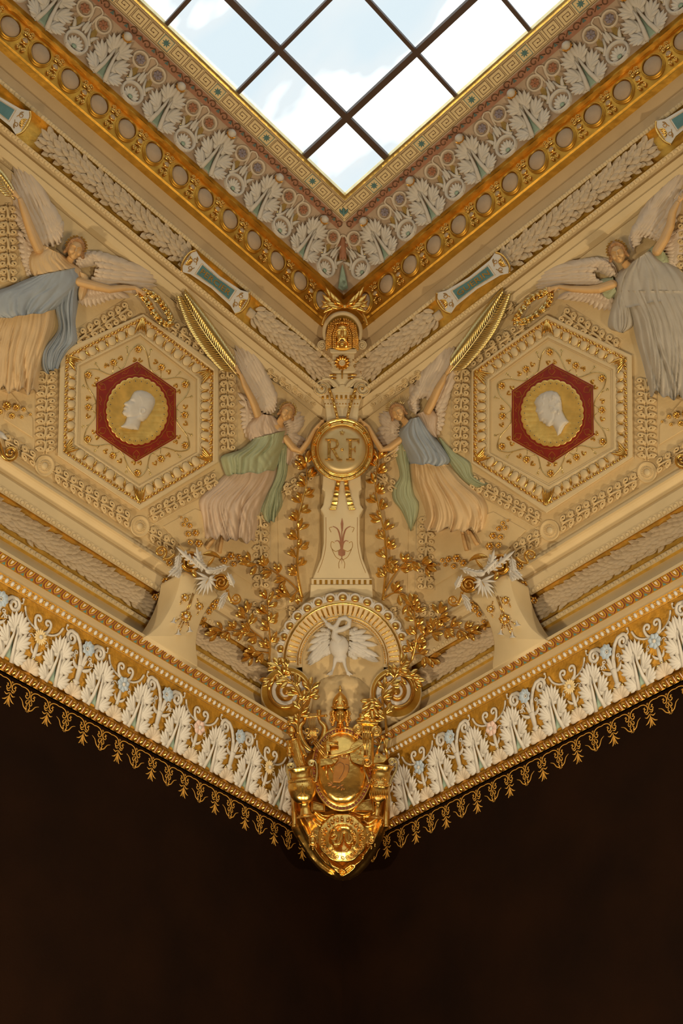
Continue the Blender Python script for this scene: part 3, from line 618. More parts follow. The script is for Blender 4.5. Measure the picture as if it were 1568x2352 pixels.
# ---------------------------------------------------------------- laurel garlands in the gold channels
def garland(side, sn, where, key, x_a, x_b, rows, step, ll, lw, fwd, lab):
    r = random.Random(int(x_a*100)+key*7); lo, hi = (R_['gb'], R_['gt']) if key == 1 else (R_['g2b'], R_['g2t'])
    S = Band(side, 0, *lo, *hi); c = S.L/2; R = S.L*(.17 if key == 1 else .24)
    t = empty('laurel_garland', S([[(x_a+x_b)/2, c, 0]])[0], lab, 'garland', 'laurel garlands in the gold channels')
    core = obj('core', tube(G(), [(x, c, R*.2) for x in np.linspace(x_a, x_b, 6)], R*.7, 10, .6), 'garl', S, t)
    protos = []
    n = int((x_b-x_a)/step); cnt = 0
    for i in range(n):
        for j in range(rows):
            th = -1.15+2.3*(j+.5*(i % 2))/(rows-.5); x = x_a+step*(i+r.uniform(-.25, .25)); b0 = c+R*.95*math.sin(th); h0 = R*(.25+.62*math.cos(th)); sp_ = (.62 if key == 1 else .8)*math.sin(th)+r.uniform(-.2, .2)
            d = np.array([fwd*math.cos(sp_), math.sin(sp_)])*ll*r.uniform(.85, 1.15)
            if cnt >= 296: continue
            g = blade(G(), (x, b0, h0), (x+d[0], b0+d[1], h0+r.uniform(.0, .02)), lw*r.uniform(.8, 1.1), lift=.004, ridge=lw*.10, tipl=.022, k=4, fat=.62); obj('leaf', g, 'garl', S, t, smooth=False); cnt += 1
    return t
for side, sn in SIDES:
    garland(side, sn, 0, 1, 3.30, 5.85, 6, .056, .135, .068, -1, 'grey laurel garland in the lower gold channel on the %s, outside the scroll bracket' % sn)
    garland(side, sn, 0, 1, 1.35, 3.20, 6, .056, .135, .068, -1, 'grey laurel garland in the lower gold channel on the %s, between bracket and arch' % sn)
    garland(side, sn, 0, 2, 2.12, 3.62, 5, .064, .16, .09, -1, 'grey laurel garland in the upper gold channel on the %s, near the mask' % sn)
    garland(side, sn, 0, 2, 4.70, 7.05, 5, .076, .165, .09, 1, 'grey laurel garland in the upper gold channel on the %s, beyond the name plaque' % sn)
# ================================================================ the strapwork panel and what hangs on it
class Seen(Plane):
    def __init__(s, pt, n, hk=1.0): Plane.__init__(s, pt, n); s.hk = hk
    """like Plane, but h moves along the line of view, so a raised rim keeps its drawn outline"""
    def __call__(s, v):
        v = np.asarray(v, float).reshape(-1, 3); d = rays(v[:, 0], v[:, 1]); dn = d@s.nn; t = ((s.p-CAM)@s.nn)/dn
        t2 = t+(v[:, 2]*s.hk*t/F)/dn; return CAM+d*t2[:, None]
class Mir:
    def __init__(s, S): s.S = S
    def __call__(s, v): return s.S(v)[:, [1, 0, 2]]
    def pt(s, u, v, h=0): return s(np.array([[u, v, h]], float))[0]
PB = (R_['pb'][0], R_['pb'][1], (R_['pt'][0]-R_['pb'][0])/(R_['pt'][1]-R_['pb'][1]))
PANEL = {k: wallplane(k, *PB) for k in 'LR'}
def seen(side, extra=0): p = PANEL[side]; return Seen(p.p+p.nn*extra, p.nn)
PL_, PR_ = seen('L'), seen('R'); MPR = Mir(PL_)
def strap():
    g = G(); r = .078
    for sy in (1, -1):
        a = spiral_pts((.25, -.27), .045, .18, math.radians(20), -1.25, 13); b = spiral_pts((.75, .27), .18, .045, math.radians(-70), 1.25, 13)
        a = a[:]; mid = smooth_path([a[-1], (.12, -.12), (.30, -.03), (.5, 0), (.72, .02), (.88, .10), b[0]], 3)
        p = np.concatenate([a[:-1], mid, b[1:]]); p[:, 1] *= sy
        tube(g, np.column_stack([p, np.full(len(p), .03+(.03 if sy > 0 else 0))]), r, 5, .9)
    for t in range(4): a = math.pi/4+t*math.pi/2; blade(g, (.02*math.cos(a), .02*math.sin(a), .02), (.13*math.cos(a), .17*math.sin(a), .04), .12, ridge=.03, k=3, fat=.8)
    for sy in (1, -1): blade(g, (.5, sy*.12, .02), (.5, sy*.36, .05), .16, ridge=.03, k=3)
    return g
STRAP = strap()
def strip(SS, P, p0, p1, wd, n, edge=True):
    """n strapwork cells from p0 to p1 (pixels), wd wide across (vector)"""
    p0, p1, wd = np.array(p0, float), np.array(p1, float), np.array(wd, float); d = (p1-p0)/n; k = np.linalg.norm(d)
    for i in range(n):
        o = p0+d*i
        T_ = lambda v: np.column_stack([o[0]+v[:, 0]*d[0]+v[:, 1]*wd[0], o[1]+v[:, 0]*d[1]+v[:, 1]*wd[1], v[:, 2]*k*2.6])
        for S, par in zip(SS, P): obj('strapwork_scroll', G().merge(STRAP, T_), 'panel', S, par)
    for s in ((.55, -.55) if edge else ()):
        g = tube(G(), [(*(p0+wd*s), .5), (*(p1+wd*s), .5)], 1.0, 4)
        for S, par in zip(SS, P): obj('strip_edge', g, 'cream', S, par)
SS = (PL_, MPR); PP = (T['panel', 'L'], T['panel', 'R'])
bs = .66
for a, b, wd, n in (((8, 1008), (84, 1058), (2, -38), 2), ((124, 1084), (300, 1197), (4, -42), 5), ((343, 1222), (404, 1260), (4, -40), 2), ((660, 1399), (700, 1423), (2, -30), 1),
    ((104, 1040), (108, 850), (48, 0), 6), ((172, 785), (300, 706), (-22, -36), 4), ((378, 742), (508, 822), (-16, 34), 4), ((522, 838), (524, 1036), (38, 0), 6), ((345, 1186), (500, 1098), (12, 34), 5),
    ((598, 1180), (600, 1352), (40, 0), 5), ((18, 470), (20, 650), (46, 0), 5), ((15, 700), (17, 900), (46, 0), 5), ((650, 1130), (720, 1085), (10, 30), 2), ((560, 1395), (628, 1400), (0, 34), 2), ((612, 852), (728, 925), (-8, 22), 4), ((618, 1000), (700, 1050), (-14, 28), 2), ((405, 690), (440, 712), (-10, 30), 1)):
    strip(SS, PP, a, b, wd, n)
for c in ((103, 1070), (321.5, 1209), (640, 1385)):
    k = 1 if c[0] < 600 else .82
    g = lathe(G(), c, [(24*k, 0), (24*k, 3), (21*k, 4.5), (19*k, 2), (13*k, 1.5), (11*k, 3)], 28, .95, 1.05)
    g2 = ball(G(), (*c, 3), (8*k, 8.6*k, 4), 12, 6)
    for t in np.linspace(0, 2*math.pi, 19)[:-1]: ball(g2, (c[0]+11.5*k*math.cos(t), c[1]+12.3*k*math.sin(t), 4), 1.7*k, 5, 3)
    for S, par in zip(SS, PP): o = obj('round_boss', g, 'panel', S, par); obj('bead_ring', g2, 'cream', S, o)
for tri in ([(374, 1209), (448, 1168), (592, 1222), (579, 1342), (524, 1306), (430, 1270)], [(20, 895), (75, 960), (76, 1006), (8, 962)], [(668, 1110), (735, 1090), (738, 1330), (700, 1370), (640, 1360), (638, 1180)]):
    g = ext(G(), tri, -1, 3, 1.2)
    for S, par in zip(SS, PP): obj('plain_field', g, 'panel', S, par, smooth=False)

def lerp(a, b, t): return np.asarray(a, float)*(1-t)+np.asarray(b, float)*t
HEX = {'L': dict(A=[(328.7, 720.6), (502, 838), (502, 1061), (321.5, 1172.6), (132.4, 1046.6), (138.5, 806.6)], B=[(328.3, 727), (490, 851.5), (488.7, 1058.7), (321.5, 1158), (145.8, 1039.3), (150.6, 816.3)],
 C=[(322.7, 761.8), (460.8, 867.2), (460.8, 1039.3), (320.3, 1121.7), (170, 1020), (176, 835.7)], D=[(321.5, 772.7), (447.5, 872), (447.5, 1039.3), (319, 1112), (183.3, 1020), (184.5, 843)],
 E=[(314.7, 830.9), (403.9, 893.9), (403.9, 1006.6), (313, 1060), (220.9, 996.9), (222, 879.4)], c=(314.7, 944), r=(71.7, 78.8)),
 'R': dict(A=[(1255.3, 722.4), (1450.6, 815.7), (1453, 1049.5), (1254, 1178.9), (1082.4, 1063.2), (1083.7, 849.3)], B=[(1254.6, 732.3), (1438.2, 820.6), (1440.6, 1047), (1252.8, 1162.7), (1086.9, 1059.5), (1086.9, 853)],
 C=[(1256.6, 765.9), (1414.5, 841.8), (1415.8, 1030.8), (1259, 1125.4), (1116, 1040.8), (1116, 869)], D=[(1257.8, 780.8), (1402, 851.7), (1403.3, 1028.4), (1260.3, 1110.4), (1128.5, 1039.6), (1128.5, 874)],
 E=[(1266.5, 835.6), (1361.5, 885.3), (1363, 999.8), (1267, 1063.2), (1175, 1011), (1175, 897.8)], c=(1267.8, 948.8), r=(73, 78))}
def heart_leaf(g, c, a, r, h):
    p = [(0, .1), (.35, .55), (.75, .55), (.85, .1), (.55, -.5), (0, -1), (-.55, -.5), (-.85, .1), (-.75, .55), (-.35, .55)]
    cs, sn = math.cos(a), math.sin(a); q = [(c[0]+r*(x*cs-y*sn), c[1]+r*(x*sn+y*cs)) for x, y in p]; return puff(g, q, r*.35, r*.5, h, 2)
def hexagon(side, sn):
    H = HEX[side]; S = seen(side); A, B, C, D, E_ = (np.array(H[k]) for k in 'ABCDE'); cc = np.array(H['c'])
    t = empty('hexagonal_medallion', S.pt(*cc), 'large six-sided coffer with gilded egg border around a red field, on the %s vault panel' % sn, 'medallion')
    g = G(); frame(g, A, B, [(0, -1), (0, 11), (.15, 13), (.8, 13), (1, 11), (1.02, 7)]); frame(g, B, C, [(0, 9), (.2, 8), (1, 4)]); frame(g, C, D, [(0, 5.5), (.3, 7), (.6, 6.5), (.7, 3), (.9, 4.5), (1, 2)]); obj('frame', g, 'cream', S, t, smooth=False)
    g = ext(G(), D, 1, 2.0); obj('field', g, 'panel', S, t, smooth=False)
    gd = G(); gr = G()
    for i in range(6):
        j = (i+1) % 6; n = 7 if i in (1, 4) else 6 if side == 'L' else 7; nrm = lerp(C[i], C[j], .5)-lerp(B[i], B[j], .5); nl = np.linalg.norm(nrm); ax = math.atan2(nrm[1], nrm[0]); sl = np.linalg.norm(lerp(B[j], C[j], .5)-lerp(B[i], C[i], .5))
        for k in range(n):
            tt = .075+.85*(k+.5)/n; p = lerp(lerp(B[i], B[j], tt), lerp(C[i], C[j], tt), .60); w_ = sl*.85/n
            o = obj('egg', ball(G(), (*p, 6), (nl*.42, w_*.40, 6), 12, 7, rot=ax), 'cream', S, t)
            obj('egg_rim', lathe(G(), (*p, 5.5), [(1, 0), (1.08, 2.0), (1.16, 0)], 16, nl*.45, w_*.44, rot=ax, cap=False), 'cream', S, t)
            if k: tt = .075+.85*k/n; a_, b_ = lerp(lerp(B[i], B[j], tt), lerp(C[i], C[j], tt), .35), lerp(lerp(B[i], B[j], tt), lerp(C[i], C[j], tt), .98); blade(gd, (*a_, 9), (*b_, 8), 6, ridge=2.5, k=4)
        m = 24
        for k in range(m): p = lerp(lerp(B[i], B[j], (k+.5)/m), lerp(C[i], C[j], (k+.5)/m), .10+.07*(k % 2)); ball(gr, (*p, 9.5), (4.4, 4.4, 3.4), 7, 4)
        for dd in (-.09, -.04, 0, .04, .09):
            q0 = B[i]; q1 = lerp(B[i], C[i], .95); q1 = q1+(B[j]-B[i])*max(dd, 0)*.9+(B[i]-B[i-1])*min(dd, 0)*.9; blade(gd, (*lerp(q0, q1, .05), 10), (*q1, 11), 8, ridge=3, k=4)
    obj('gilded_darts', gd, 'gold', S, t, kind='stuff'); obj('gilded_ruffle', gr, 'gold', S, t, kind='stuff')
    # vine with flowers
    g = G(); V = []; lf = G(); fl = []
    for i in range(6):
        j = (i+1) % 6
        for q, o in ((0, .30), (.17, .42), (.33, .92), (.5, .97), (.67, .92), (.83, .42)): V.append(lerp(lerp(D[i], D[j], q), lerp(E_[i], E_[j], q), o))
    pv = smooth_path(V, 5, True); tube(g, np.column_stack([pv, np.full(len(pv), 3.2)]), 1.15, 5, closed=True)
    for i in range(6):
        j = (i+1) % 6
        fl.append(lerp(D[i], E_[i], .50)); fl.append(lerp(lerp(D[i], D[j], .5), lerp(E_[i], E_[j], .5), .52)); an = math.atan2(*(cc-D[i])[::-1])
        for q in (.36, .64): p = lerp(lerp(D[i], D[j], q), lerp(E_[i], E_[j], q), .5); heart_leaf(lf, p, random.uniform(0, 6), 7.6, 2.2)
        for q in (.07, .93): p = lerp(lerp(D[i], D[j], q), lerp(E_[i], E_[j], q), .86); heart_leaf(lf, p, random.uniform(0, 6), 7.0, 2.2)
        for q in (.22, .78): p = lerp(lerp(D[i], D[j], q), lerp(E_[i], E_[j], q), .18); flower(g, p, 3.6, 6, .7, .2, .2, 2.5, k=2); q2 = lerp(lerp(D[i], D[j], q), lerp(E_[i], E_[j], q), .6); tube(g, [(*p, 2.5), (*q2, 2.5)], .7, 4)
        for q, s_ in ((.4, .5), (.6, .5)): p = lerp(lerp(D[i], D[j], q), lerp(E_[i], E_[j], q), .95); q2 = lerp(lerp(D[i], D[j], .5), lerp(E_[i], E_[j], .5), .6); tube(g, [(*p, 2.5), (*q2, 2.5)], .7, 4)
    obj('vine', g, 'goldy', S, t); obj('vine_leaves', lf, 'gold', S, t)
    for p in fl: f = obj('flower', flower(G(), p, 9.0, 7, .72, .35, .2, 2.5), 'gold', S, t); obj('flower_center', ball(G(), (*p, 5.5), 2.0, 8, 5), 'cream', S, f)
    # red field, scalloped disc
    obj('red_field', ext(G(), E_, 2, 3.2), 'red', S, t, smooth=False)
    g = G()
    for q, r_ in ((.035, .8),): pe = lerp(E_, cc, q); tube(g, np.column_stack([pe, np.full(6, 3.4)]), r_, 4, .5, closed=True)
    rx, ry = H['r']; n = 29
    for rr, r_ in ((1.045, .55),):
        th = np.linspace(0, 2*math.pi, n*8, endpoint=False); m_ = rr+.022*np.abs(np.sin(th*n/2)); tube(g, np.column_stack([cc[0]+rx*m_*np.cos(th), cc[1]+ry*m_*np.sin(th), np.full(len(th), 3.4)]), r_, 4, .5, closed=True)
    for i in range(6):
        v = lerp(E_[i], cc, .045); d = cc-v; d /= np.linalg.norm(d); s_ = np.array([-d[1], d[0]])
        for s in (1, -1):
            pp = smooth_path([v+d*3+s_*s*2, v+d*7+s_*s*6, v+d*13+s_*s*7, v+d*21], 4); tube(g, np.column_stack([pp, np.full(len(pp), 3.4)]), .45, 4, .5)
            pp = spiral_pts(v+d*6+s_*s*3.2, 2.8, .8, math.atan2(d[1], d[0]), s*1.1, 9); tube(g, np.column_stack([pp, np.full(len(pp), 3.4)]), .4, 4, .5)
            e = E_[(i+s) % 6]; a0 = lerp(v, lerp(e, cc, .045), .22)+d*4; a1 = lerp(v, lerp(e, cc, .045), .42); nn = (cc-a1)/np.linalg.norm(cc-a1)
            pp = smooth_path([a0, lerp(a0, a1, .4)+nn*6, lerp(a0, a1, .8)+nn*3, a1+nn*7], 4); tube(g, np.column_stack([pp, np.full(len(pp), 3.4)]), .4, 4, .5); ball(g, (*(lerp(a0, a1, .5)+nn*1), 3.4), (1, 1, .6), 5, 3)
    obj('gold_lines', g, 'goldp', S, t)
    disc = obj('gilded_disc', lathe(G(), (*cc, 3.0), [(1.0, 0), (1.0, 2.0), (.97, 2.6), (.9, 2.2), (.82, 2.0), (.80, 1.6)], n*8, rx, ry, mod=lambda a: .965+.035*abs(math.sin(a*n/2))), 'goldl' if 'goldl' in M else 'goldy', S, t)
    g = G()
    for k in range(n):
        a = 2*math.pi*(k+.5)/n; p = cc+np.array([rx*math.cos(a), ry*math.sin(a)])*.895; q = cc+np.array([rx*math.cos(a), ry*math.sin(a)])*.845; blade(g, (*p, 5.0), (*q, 5.0), 2.6, ridge=.6, k=3)
    obj('blue_drops', g, 'dblue', S, disc, kind='stuff'); g = G()
    for k in range(n):
        a = 2*math.pi*(k+.5)/n; c_ = cc+np.array([rx*math.cos(a), ry*math.sin(a)])*.90; pp = [c_+4.2*np.array([math.cos(a+b), math.sin(a+b)]) for b in np.linspace(-2.2, 2.2, 9)]; tube(g, np.column_stack([pp, np.full(9, 5.0)]), .55, 4)
    obj('scallop_line', g, 'goldp', S, disc, kind='stuff')
    return t, S
def c3(l, ox, oy, s): return [(ox+a/s, oy+b/s) for a, b in l]
M['dblue'] = mat('dark_blue_enamel', (.02, .05, .09), .3); M['goldl'] = mat('leaf_gilding', (.90, .62, .17), .42, .75, var=.28, scale=7, bump=.15, bscale=10)
# profile head, left: nearly bald man with a short beard of hair at the nape
tL, S = hexagon('L', 'left')
k = lambda l: c3(l, 200, 820, 6.817)
out = k([(780, 525), (735, 545), (705, 590), (680, 640), (668, 665), (640, 688), (600, 705), (572, 732), (580, 748), (598, 756), (590, 770), (574, 790), (566, 805), (578, 822), (562, 838), (553, 862), (552, 885), (575, 915), (625, 935), (608, 985), (590, 1030), (560, 1065), (525, 1082), (540, 1103), (660, 1130), (800, 1145), (815, 1110), (842, 1010), (880, 1008), (930, 970), (985, 890), (1030, 820), (1062, 730), (1065, 670), (1045, 630), (1000, 580), (930, 540), (850, 520)])
def hf(q, d):
    h = 11*np.sqrt(np.clip(1-(1-np.clip(d/16, 0, 1))**2, 0, 1)); e = k([(840, 800), (900, 810), (905, 860), (850, 885), (835, 850), (840, 800)])
    h += strokes(q, [(e, 1.3, 1.8), (k([(735, 650), (690, 660), (655, 690)]), 2.2, 1.2), (k([(700, 690), (735, 700)]), 2.5, -1.6), (k([(620, 770), (650, 800), (640, 850)]), 2, -.8), (k([(600, 815), (570, 820)]), 1, -1.5), (k([(640, 935), (760, 930), (830, 900)]), 2.5, -1.4)])
    for i in range(9): x = 860+i*20; h += strokes(q, [(k([(x-40+i*6, 600+i*8), (x+10, 700+i*5), (x-10-i*4, 800+i*9), (x-60, 960)]), .9, .9)])
    return h
g = relief(G(), out, 1.5, hf, 5.0); hd = obj('portrait_head', g, 'ivory', S, tL, label='white profile head of a balding man facing left')
tR, S = hexagon('R', 'right'); k = lambda l: c3(l, 1070, 700, 4.02)
out = k([(790, 792), (745, 798), (690, 822), (650, 858), (628, 905), (648, 945), (640, 985), (655, 1000), (668, 1040), (678, 1075), (705, 1080), (712, 1095), (730, 1098), (740, 1118), (765, 1127), (800, 1112), (822, 1150), (845, 1210), (875, 1190), (910, 1120), (950, 1082), (925, 1050), (890, 985), (882, 900), (872, 850), (840, 808)])
def hf(q, d):
    h = 11*np.sqrt(np.clip(1-(1-np.clip(d/14, 0, 1))**2, 0, 1))
    h += strokes(q, [(k([(785, 940), (810, 950), (805, 985), (790, 990)]), 1.3, 1.6), (k([(665, 1000), (700, 975)]), 1.6, 1.2), (k([(680, 1010), (705, 1000)]), 1.6, -1.5), (k([(710, 1060), (740, 1070)]), 1.6, -1), (k([(770, 1110), (810, 1050), (815, 1000)]), 2.2, -1.4), (k([(945, 1085), (890, 1130), (850, 1205)]), 2.4, -3)])
    r = random.Random(3)
    for i in range(34): x, y = r.uniform(650, 880), r.uniform(800, 980); h += (strokes(q, [(k([(x, y), (x+8, y+14), (x, y+26)]), 1.3, 1.3)]) if y < 905 or x > 760 else 0)
    return h
obj('portrait_head', relief(G(), out, 1.5, hf, 5.0), 'ivory', S, tR, label='white profile head of a curly-haired man looking down left')

# ---------------------------------------------------------------- name plaques on the upper garland band
def plaque(side, sn, c, ang, text, label, sx=1.0):
    p = wallplane(side, R_['b3t'][0]+.16, R_['b3t'][1]-.02, (R_['b4b'][0]-R_['b3t'][0])/(R_['b4b'][1]-R_['b3t'][1])); S = Seen(p.p, p.nn)
    sg = 1 if side == 'L' else -1
    # local frame: e1 runs down the wall line in the picture, e2 across it
    e1, e2 = (np.array(x, float) for x in ang); c = np.array(c, float); X = lambda pts, h=None: [c+e1*x+e2*y for x, y in pts]
    t = empty('name_plaque', S.pt(*c), label, 'plaque')
    o = [(-1, -.62), (-.93, -.95), (-.7, -.70), (0, -.55), (.7, -.70), (.93, -.95), (1, -.62), (1, .62), (.93, .95), (.7, .70), (0, .55), (-.7, .70), (-.93, .95), (-1, .62)]
    if side == 'R': pass
    obj('board', ext(G(), X(o), -45, 3, 1), 'white', S, t, smooth=False)
    g = ext(G(), X([(-.56, -.40), (0, -.32), (.56, -.40), (.56, .40), (0, .32), (-.56, .40)]), 2, 3.8); obj('green_field', g, 'teal', S, t, smooth=False)
    g = G(); rim = X([(-.60, -.46), (0, -.37), (.60, -.46), (.60, .46), (0, .37), (-.60, .46)]); rim = np.array(rim)
    for i in range(6):
        a, b = rim[i], rim[(i+1) % 6]; m = int(np.linalg.norm(b-a)/2.6)
        for j in range(m): ball(g, (*lerp(a, b, j/m), 3.6), 1.0, 5, 3)
    obj('gilt_beading', g, 'gold', S, t, kind='stuff')
    g = G()
    for sx_ in (1, -1):
        for sy in (1, -1):
            cc_ = np.array(X([(sx_*.80, sy*.38)]))[0]; v1 = e1*sx_; v2 = e2*sy; sp = spiral_pts((0, 0), 1, .2, math.pi/2, 1.2, 12); pts = [cc_+v1*.085*a+v2*.26*b for a, b in sp]; pts = [np.array(X([(sx_*.70, sy*.12)]))[0]]+pts; tube(g, np.column_stack([pts, np.full(len(pts), 3.6)]), .8, 4)
    obj('incised_scroll', g, 'goldp', S, t); g = G()
    for sx_ in (1, -1):
        pts = X([(sx_*.93, -.95), (sx_*1.03, -.55), (sx_*1.06, 0), (sx_*1.03, .55), (sx_*.93, .95)]); pp = smooth_path(np.array(pts), 4); tube(g, np.column_stack([pp, np.full(len(pp), 2.5)]), 2.6, 6)
        for y in (-.4, -.2, 0, .2, .4): a_, b_ = X([(sx_*.84, y*.3), (sx_*1.0, y)]); blade(g, (*a_, 3), (*b_, 4), 6, ridge=2, k=3)
    obj('gilded_end', g, 'gold', S, t)
    if not text: return t
    # lettering as solid strokes in the field
    cu = bpy.data.curves.new('lettering', 'FONT'); cu.body = text; cu.align_x = 'CENTER'; cu.align_y = 'CENTER'; cu.extrude = .02; cu.resolution_u = 2
    to = bpy.data.objects.new('lettering', cu); link(to); bpy.context.view_layer.update(); dg = bpy.context.evaluated_depsgraph_get(); me = to.evaluated_get(dg).to_mesh()
    v = np.array([x.co[:] for x in me.vertices]); f = [tuple(x.vertices) for x in me.polygons]; to.to_mesh_clear(); bpy.data.objects.remove(to); bpy.data.curves.remove(cu)
    wx, wy = np.ptp(v[:, 0]), np.ptp(v[:, 1]); v = v-(v.max(0)+v.min(0))/2; q = c+np.outer(v[:, 0]/wx*1.0, e1)-np.outer(v[:, 1]/wy*.40, e2); hh = 3.9+(v[:, 2] > 0)*1.0
    obj('lettering', G().add(np.column_stack([q, hh]), f), 'goldp', S, t, smooth=False)
    return t
plaque('L', 'left', (495, 648), ((66, 52), (-17, 26)), 'PERCIER', 'white scrolled plaque with green field lettered PERCIER, left of centre under the gilded band')
plaque('R', 'right', (1086, 650), ((72, -50), (17, 25)), 'GUERIN', 'white scrolled plaque with green field lettered GUERIN, right of centre under the gilded band')
plaque('L', 'left', (-14, 236), ((72, 50), (-17, 29)), '', 'white scrolled plaque cut off by the upper left edge of the picture')
plaque('R', 'right', (1588, 258), ((70, -50), (18, 28)), '', 'white scrolled plaque cut off by the upper right edge of the picture')
# ================================================================ the winged figures
def cat(*gs):
    g = G()
    for x in gs: g.merge(x)
    return g
def head(gs, gh, c, w, tilt, turn=0, crown=None, z=14):
    """face in the picture plane: w = face width in px, tilt = lean of the crown to the right, turn = nose offset"""
    c = np.array(c, float); up = np.array([math.sin(tilt), -math.cos(tilt)]); rt = np.array([math.cos(tilt), math.sin(tilt)]); k = w/2
    A = lambda x, y, h: (*(c+rt*x*k+up*y*k), z+h*k)
    ball(gs, A(0, 0, 0), (k*.95, k*1.28, k*.95), 20, 12, rot=tilt); ball(gs, A(turn*.1, -.72, .35), (k*.55, k*.62, k*.55), 12, 8, rot=tilt); ball(gs, A(turn*.2, -1.1, .52), (k*.25, k*.2, k*.22), 8, 6)
    tube(gs, [A(turn*.25, .30, .92), A(turn*.38, -.1, 1.18), A(turn*.42, -.28, 1.30), A(turn*.36, -.38, 1.02)], [k*.10, k*.13, k*.17, k*.10], 7)
    for s in (1, -1):
        tube(gs, [A(turn*.25+s*.12, .28, .98), A(turn*.2+s*.38, .40, .92), A(turn*.2+s*.68, .25, .62)], [k*.09, k*.11, k*.07], 6)
        ball(gs, A(turn*.22+s*.36, .12, .76), (k*.19, k*.12, k*.12), 8, 6, rot=tilt); ball(gs, A(turn*.12+s*.52, -.35, .55), (k*.30, k*.38, k*.28), 8, 6)
        ball(gs, A(s*.98, -.05, .0), (k*.12, k*.24, k*.2), 8, 6)
    ball(gs, A(turn*.34, -.60, .98), (k*.26, k*.07, k*.11), 8, 5, rot=tilt); ball(gs, A(turn*.33, -.74, .95), (k*.21, k*.08, k*.12), 8, 5, rot=tilt)
    # hair in waved locks around the face
    ball(gh, A(-.05*turn, .35, -.25), (k*1.22, k*1.25, k*1.0), 16, 10, rot=tilt)
    r = random.Random(int(c[0]))
    for s in (1, -1):
        for j in range(9):
            a0 = math.radians(90-s*(2+j*13)); a1 = math.radians(90-s*(22+j*13)); q = []
            for t in np.linspace(0, 1, 5):
                a = a0+(a1-a0)*t; rr = 1.02+.16*j/9*0+.07*math.sin(t*9+j); q.append(A(rr*math.cos(a)*1.0, .08+rr*1.16*math.sin(a), .55-.05*j+.12*math.sin(t*6)))
            tube(gh, q, [k*.16, k*.21, k*.13], 6)
            q = [(x[0]+r.uniform(-.1, .1)*k, x[1]-k*.13*math.cos(tilt), x[2]-k*.35) for x in q]; tube(gh, q, [k*.14, k*.2, k*.13], 6)
        for j in range(3): ball(gh, A(s*(1.0+.08*j), -.28-.22*j, .1-.1*j), (k*.24, k*.22, k*.25), 8, 6)
    return A
def hand(g, wr, kn, spread, side=1, curl=.4, z=10, sc=1.0, zk=None):
    """wr wrist, kn knuckles; five separate fingers, thumb leaves the side of the palm"""
    wr, kn = np.array(wr, float), np.array(kn, float); d = kn-wr; L = np.linalg.norm(d); d /= L; s = np.array([-d[1], d[0]])*side; zk = z if zk is None else zk
    tube(g, [(*wr, z), (*lerp(wr, kn, .5), (z+zk)/2+.6), (*kn, zk)], [3.4*sc, 4.3*sc, 4.0*sc], 8, .62)
    for i, (o, ln) in enumerate(((-3.6, 8.2), (-1.3, 9.6), (1.1, 9.0), (3.4, 7.2))):
        b = kn+s*o*sc; a = spread[i] if isinstance(spread, (list, tuple)) else spread*(i-1.5); dd = np.array([d[0]*math.cos(a)-d[1]*math.sin(a), d[0]*math.sin(a)+d[1]*math.cos(a)])*ln*sc
        tube(g, [(*b, zk), (*(b+dd*.5), zk+1.0), (*(b+dd*.82), zk-curl*3), (*(b+dd*(1-.15*curl)), zk-curl*6)], [1.65*sc, 1.5*sc, 1.35*sc, 1.0*sc], 6)
    b = lerp(wr, kn, .35)+s*-3.4*sc; dd = (d*.75-s*.62)*8*sc; tube(g, [(*b, z), (*(b+dd*.5), z+1.5), (*(b+dd), z+1)], [2.1*sc, 1.7*sc, 1.15*sc], 6)
    return g
def foot(g, an, toe, z=8, sc=1.0):
    an, toe = np.array(an, float), np.array(toe, float); d = toe-an; L = np.linalg.norm(d); d /= L; s = np.array([-d[1], d[0]])
    tube(g, [(*(an-d*3), z-1), (*lerp(an, toe, .3), z+1.5), (*lerp(an, toe, .65), z+1), (*lerp(an, toe, .85), z)], [3.6*sc, 4.6*sc, 5.0*sc, 4.2*sc], 8, .8)
    for i, (o, ln, r_) in enumerate(((-3.8, 5.5, 1.9), (-1.6, 5.6, 1.4), (.4, 5.2, 1.3), (2.2, 4.6, 1.2), (3.9, 3.8, 1.1))):
        b = lerp(an, toe, .78)+s*o*sc; tube(g, [(*b, z), (*(b+d*ln*sc), z-.8)], [r_*sc, r_*.85*sc], 6)
    return g
def wing(S, par, base, tips, n, w, z0=1, z1=6, rows=((1, 0), (.58, 2.2), (.36, 4.0), (.2, 5.4)), m='wing', seed=1, plate=True):
    base, tips = smooth_path(base, 8), smooth_path(tips, 8); r = random.Random(seed)
    at = lambda p, t: p[min(len(p)-1, int(t*(len(p)-1)+.5))]
    wg = None if not plate else obj('wing', puff(G(), [*(lerp(b, t, .02) for b, t in zip([at(base, x) for x in np.linspace(0, 1, 9)], [at(tips, x) for x in np.linspace(0, 1, 9)])), *(lerp(at(base, x), at(tips, x), .72) for x in np.linspace(1, 0, 9))], z1, 9, 0, 3), m, S, par)
    for fr, up in rows:
        k = n if fr == 1 else int(n*1.15); g = G()
        for i in range(k):
            t = (i+.5)/k; a, b = at(base, t), at(tips, t); e = lerp(a, b, fr*(1+.04*math.sin(7*i))); s0 = lerp(a, b, 0 if fr < 1 else .12)
            ww = w*(1 if fr == 1 else 1.15)
            blade(g, (*s0, z0+z1*.55+up), (*e, z0+up), ww, ridge=w*.26, k=6, fat=.95, bend=.02)
            tube(g, [(*lerp(s0, e, .1), z0+z1*.5+up+w*.16), (*lerp(s0, e, .93), z0+up+w*.12)], [.55, .3], 4)
        o = obj('feathers' if wg else 'wing', g, m, S, wg or par); wg = wg or o
    return wg
